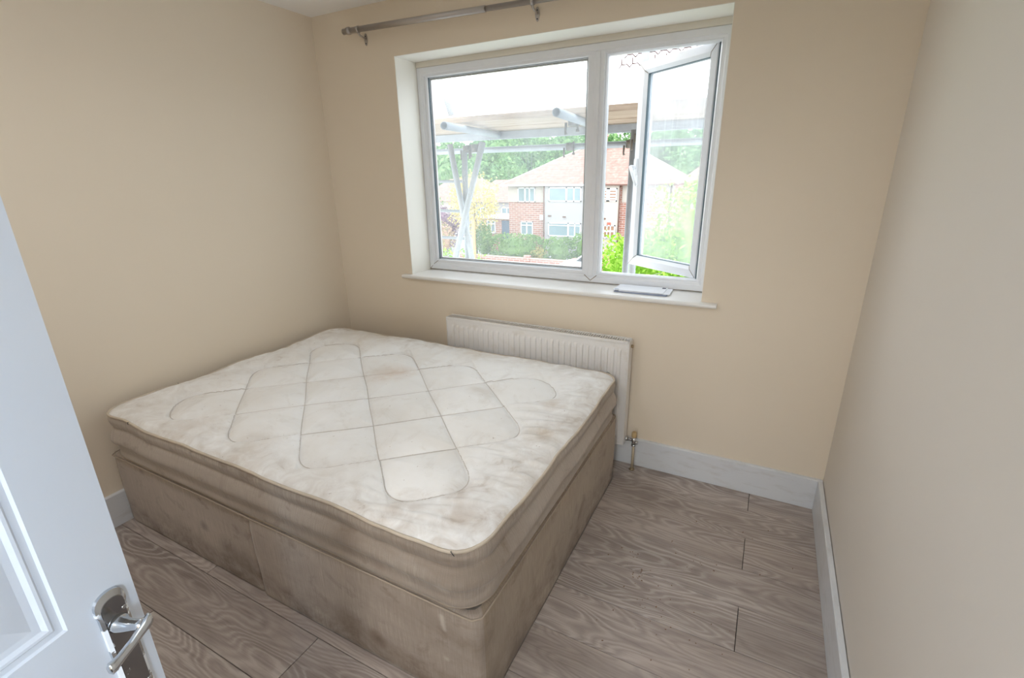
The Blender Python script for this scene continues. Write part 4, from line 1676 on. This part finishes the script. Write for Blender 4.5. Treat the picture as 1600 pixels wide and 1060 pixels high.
# parked white car beyond the bush
car = root('car', (-7.0, 25.6, -4.4), 'white parked car half hidden behind the bright green tree', 'car')
sec = [(0, .35), (.0, .75), (.9, .92), (1.55, 1.42), (3.1, 1.45), (3.75, .98), (4.15, .90), (4.2, .35)]
bm = bmesh.new()
prism(bm, [(-8.6 + x, 24.8, -4.4 + z) for x, z in sec], (0, 1.65, 0))
bmesh.ops.bevel(bm, geom=[e for e in bm.edges], offset=.06, segments=2, affect='EDGES')
obj('body', bm, plain('white_car_paint', (.80, .81, .83), .2), car, smooth=False)
bm = bmesh.new()
prism(bm, [(-8.6 + x, 24.78, -4.4 + z) for x, z in ((1.1, .97), (1.62, 1.36), (3.02, 1.38), (3.5, .99))], (0, .03, 0))
obj('side_window', bm, plain('dark_car_glass', (.05, .06, .07), .1), car)
for x in (-7.75, -5.3):
    bm = tb([(x, 24.76, -4.08), (x, 24.95, -4.08)], .32, 18)
    obj('wheel', bm, plain('tyre', (.03, .03, .03), .8), car)

# ------------------------------------------------------------------ scaffold outside the window
def galv():
    m = N('galvanised_steel')
    v = m.noise(m.coord(), 12, 5, .65)
    m.bsdf(m.mix(v, (.25, .275, .30), (.42, .45, .48)), .55, .15)
    return m.m


M_galv = galv()
M_rust = plain('rusty_fitting', (.17, .15, .13), .6, .3, var=.4, scale=30)
sc_ = root('scaffold', (1.5, 1.5, -2.8), 'galvanised tube scaffold standing outside the window', 'scaffold')
TR = .0242


def pole_(name, a, b, open_=False, **kw):
    bm = bmesh.new()
    pipe_open(bm, a, b, TR, .004, 16)
    return obj(name, bm, M_galv, sc_, **kw)


LY = 1.56
pole_('ledger', (-2.6, LY, 1.729), (5.2, LY, 1.716))
obj('edge_beam', bx((-2.6, 1.485, 1.800), (5.2, 1.515, 1.860), .003), M_galv, sc_)
for x0, z0, x1, z1 in ((.635, 1.815, .36, 1.838), (1.388, 1.842, 1.27, 1.838), (2.25, 1.84, 2.2, 1.838)):
    pole_('transom', (x0, .36, z0), (x1, 1.66, z1))
# standards
pole_('standard', (1.655, 1.20, -2.75), (1.655, 1.20, 3.0))
pole_('standard', (.150, 1.22, -2.75), (.222, 1.22, 1.71))
pole_('standard', (1.56, 1.28, -2.75), (1.590, 1.28, 1.80))
pole_('standard', (-2.2, LY - .06, -2.75), (-2.2, LY - .06, 3.0))
pole_('standard', (3.6, 1.20, -2.75), (3.6, 1.20, 3.0))
pole_('brace', (.118, 1.17, 1.76), (.372, 1.17, .35))
pole_('brace', (.465, 1.11, 1.76), (-.004, 1.11, .40))
pole_('brace', (-.035, .92, .93), (.06, .92, -.6))
pole_('brace', (-.06, 1.30, 2.36), (.06, 1.30, 1.99))
for z in (1.472, 1.224, .989):
    bm = bmesh.new()
    tube(bm, [(-2.2, 1.32, z + .012), (.17, 1.32, z - .002)], .013, 10)
    obj('rail', bm, M_galv, sc_)


def coupler(p, ax=(1, 0, 0)):
    """double coupler: two half shells, flap and a bolt with nut"""
    p = Vector(p)
    bm = bmesh.new()
    tube(bm, [p + Vector((-.026, 0, 0)), p + Vector((.026, 0, 0))], .0290, 12)
    tube(bm, [p + Vector((0, -.045, -.026)), p + Vector((0, -.045, .026))], .0290, 12)
    box(bm, tuple(p + Vector((-.030, -.030, -.030))), tuple(p + Vector((.030, -.012, .030))), .004)
    tube(bm, [p + Vector((-.034, -.07, -.01)), p + Vector((-.036, -.075, -.062)), p + Vector((-.030, -.078, -.078))], [.008, .007, .010], 6)
    tube(bm, [p + Vector((.028, -.03, .036)), p + Vector((.030, -.03, -.048))], .007, 6)
    tube(bm, [p + Vector((.030, -.03, -.048)), p + Vector((.030, -.03, -.062))], .012, 6)
    obj('coupler', bm, M_rust, sc_)


for p in ((1.50, LY, 1.722), (1.640, 1.245, 1.742), (.235, 1.28, 1.722), (.365, 1.20, 1.722), (1.02, LY, 1.722), (1.31, .86, 1.835)):
    coupler(p)
# platform boards, each laid singly on the transoms
M_board = N('weathered_scaffold_board')
_c = M_board.coord(scale=(1.2, 14, 14))
_n = M_board.noise(_c, 2.0, 5, .65, .3)
M_board.bsdf(M_board.ramp(_n, [(.3, (.29, .215, .16)), (.55, (.43, .335, .26)), (.75, (.56, .46, .38))]), .9)
M_board = M_board.m
z0_ = 1.862
for i in range(4):
    y = .70 + i * .232
    xa = -2.4 - .05 * i
    b_ = root('scaffold_board', (1.3, y + .11, z0_), ['scaffold board nearest the window', 'second scaffold board out from the window', 'third scaffold board out from the window', 'outermost scaffold board of the platform'][i], 'board', 'boards of the scaffold platform')
    obj('board', bx((xa, y, z0_ + .004 * (i % 2)), (5.0, y + .225, z0_ + .038 + .004 * (i % 2)), .003), M_board, b_)
    for xe in (xa, 4.96):
        bm = bmesh.new()
        box(bm, (xe - .002, y - .001, z0_ - .001), (xe + .04, y + .226, z0_ + .043))
        obj('end_band', bm, M_galv, b_)
tag(obj('toe_board', bx((-2.4, 1.635, z0_ + .045), (5.0, 1.672, z0_ + .10), .003), plain('bleached_board', (.66, .60, .52), .9, var=.12), base=(1.3, 1.65, z0_ + .045)), 'bleached board on edge along the outer side of the scaffold platform', 'board')
# orange-brown wire mesh guard high at the right
bm = bmesh.new()
for j in range(7):
    z = 2.18 + j * .055
    for i in range(-2, 16):
        x = 1.62 + i * .072 + (j % 2) * .036
        tube(bm, [(x, 1.22, z), (x + .018, 1.22, z + .018), (x + .054, 1.22, z + .018), (x + .072, 1.22, z)], .0036, 4)
        tube(bm, [(x + .018, 1.22, z + .018), (x + .018, 1.22, z + .055 - .0)], .0036, 4)
o = obj('guard_mesh', bm, plain('brown_mesh', (.12, .06, .05), .7), base=(2.1, 1.22, 2.18))
tag(o, 'brown wire guard mesh at the top of the open casement gap', 'mesh guard')
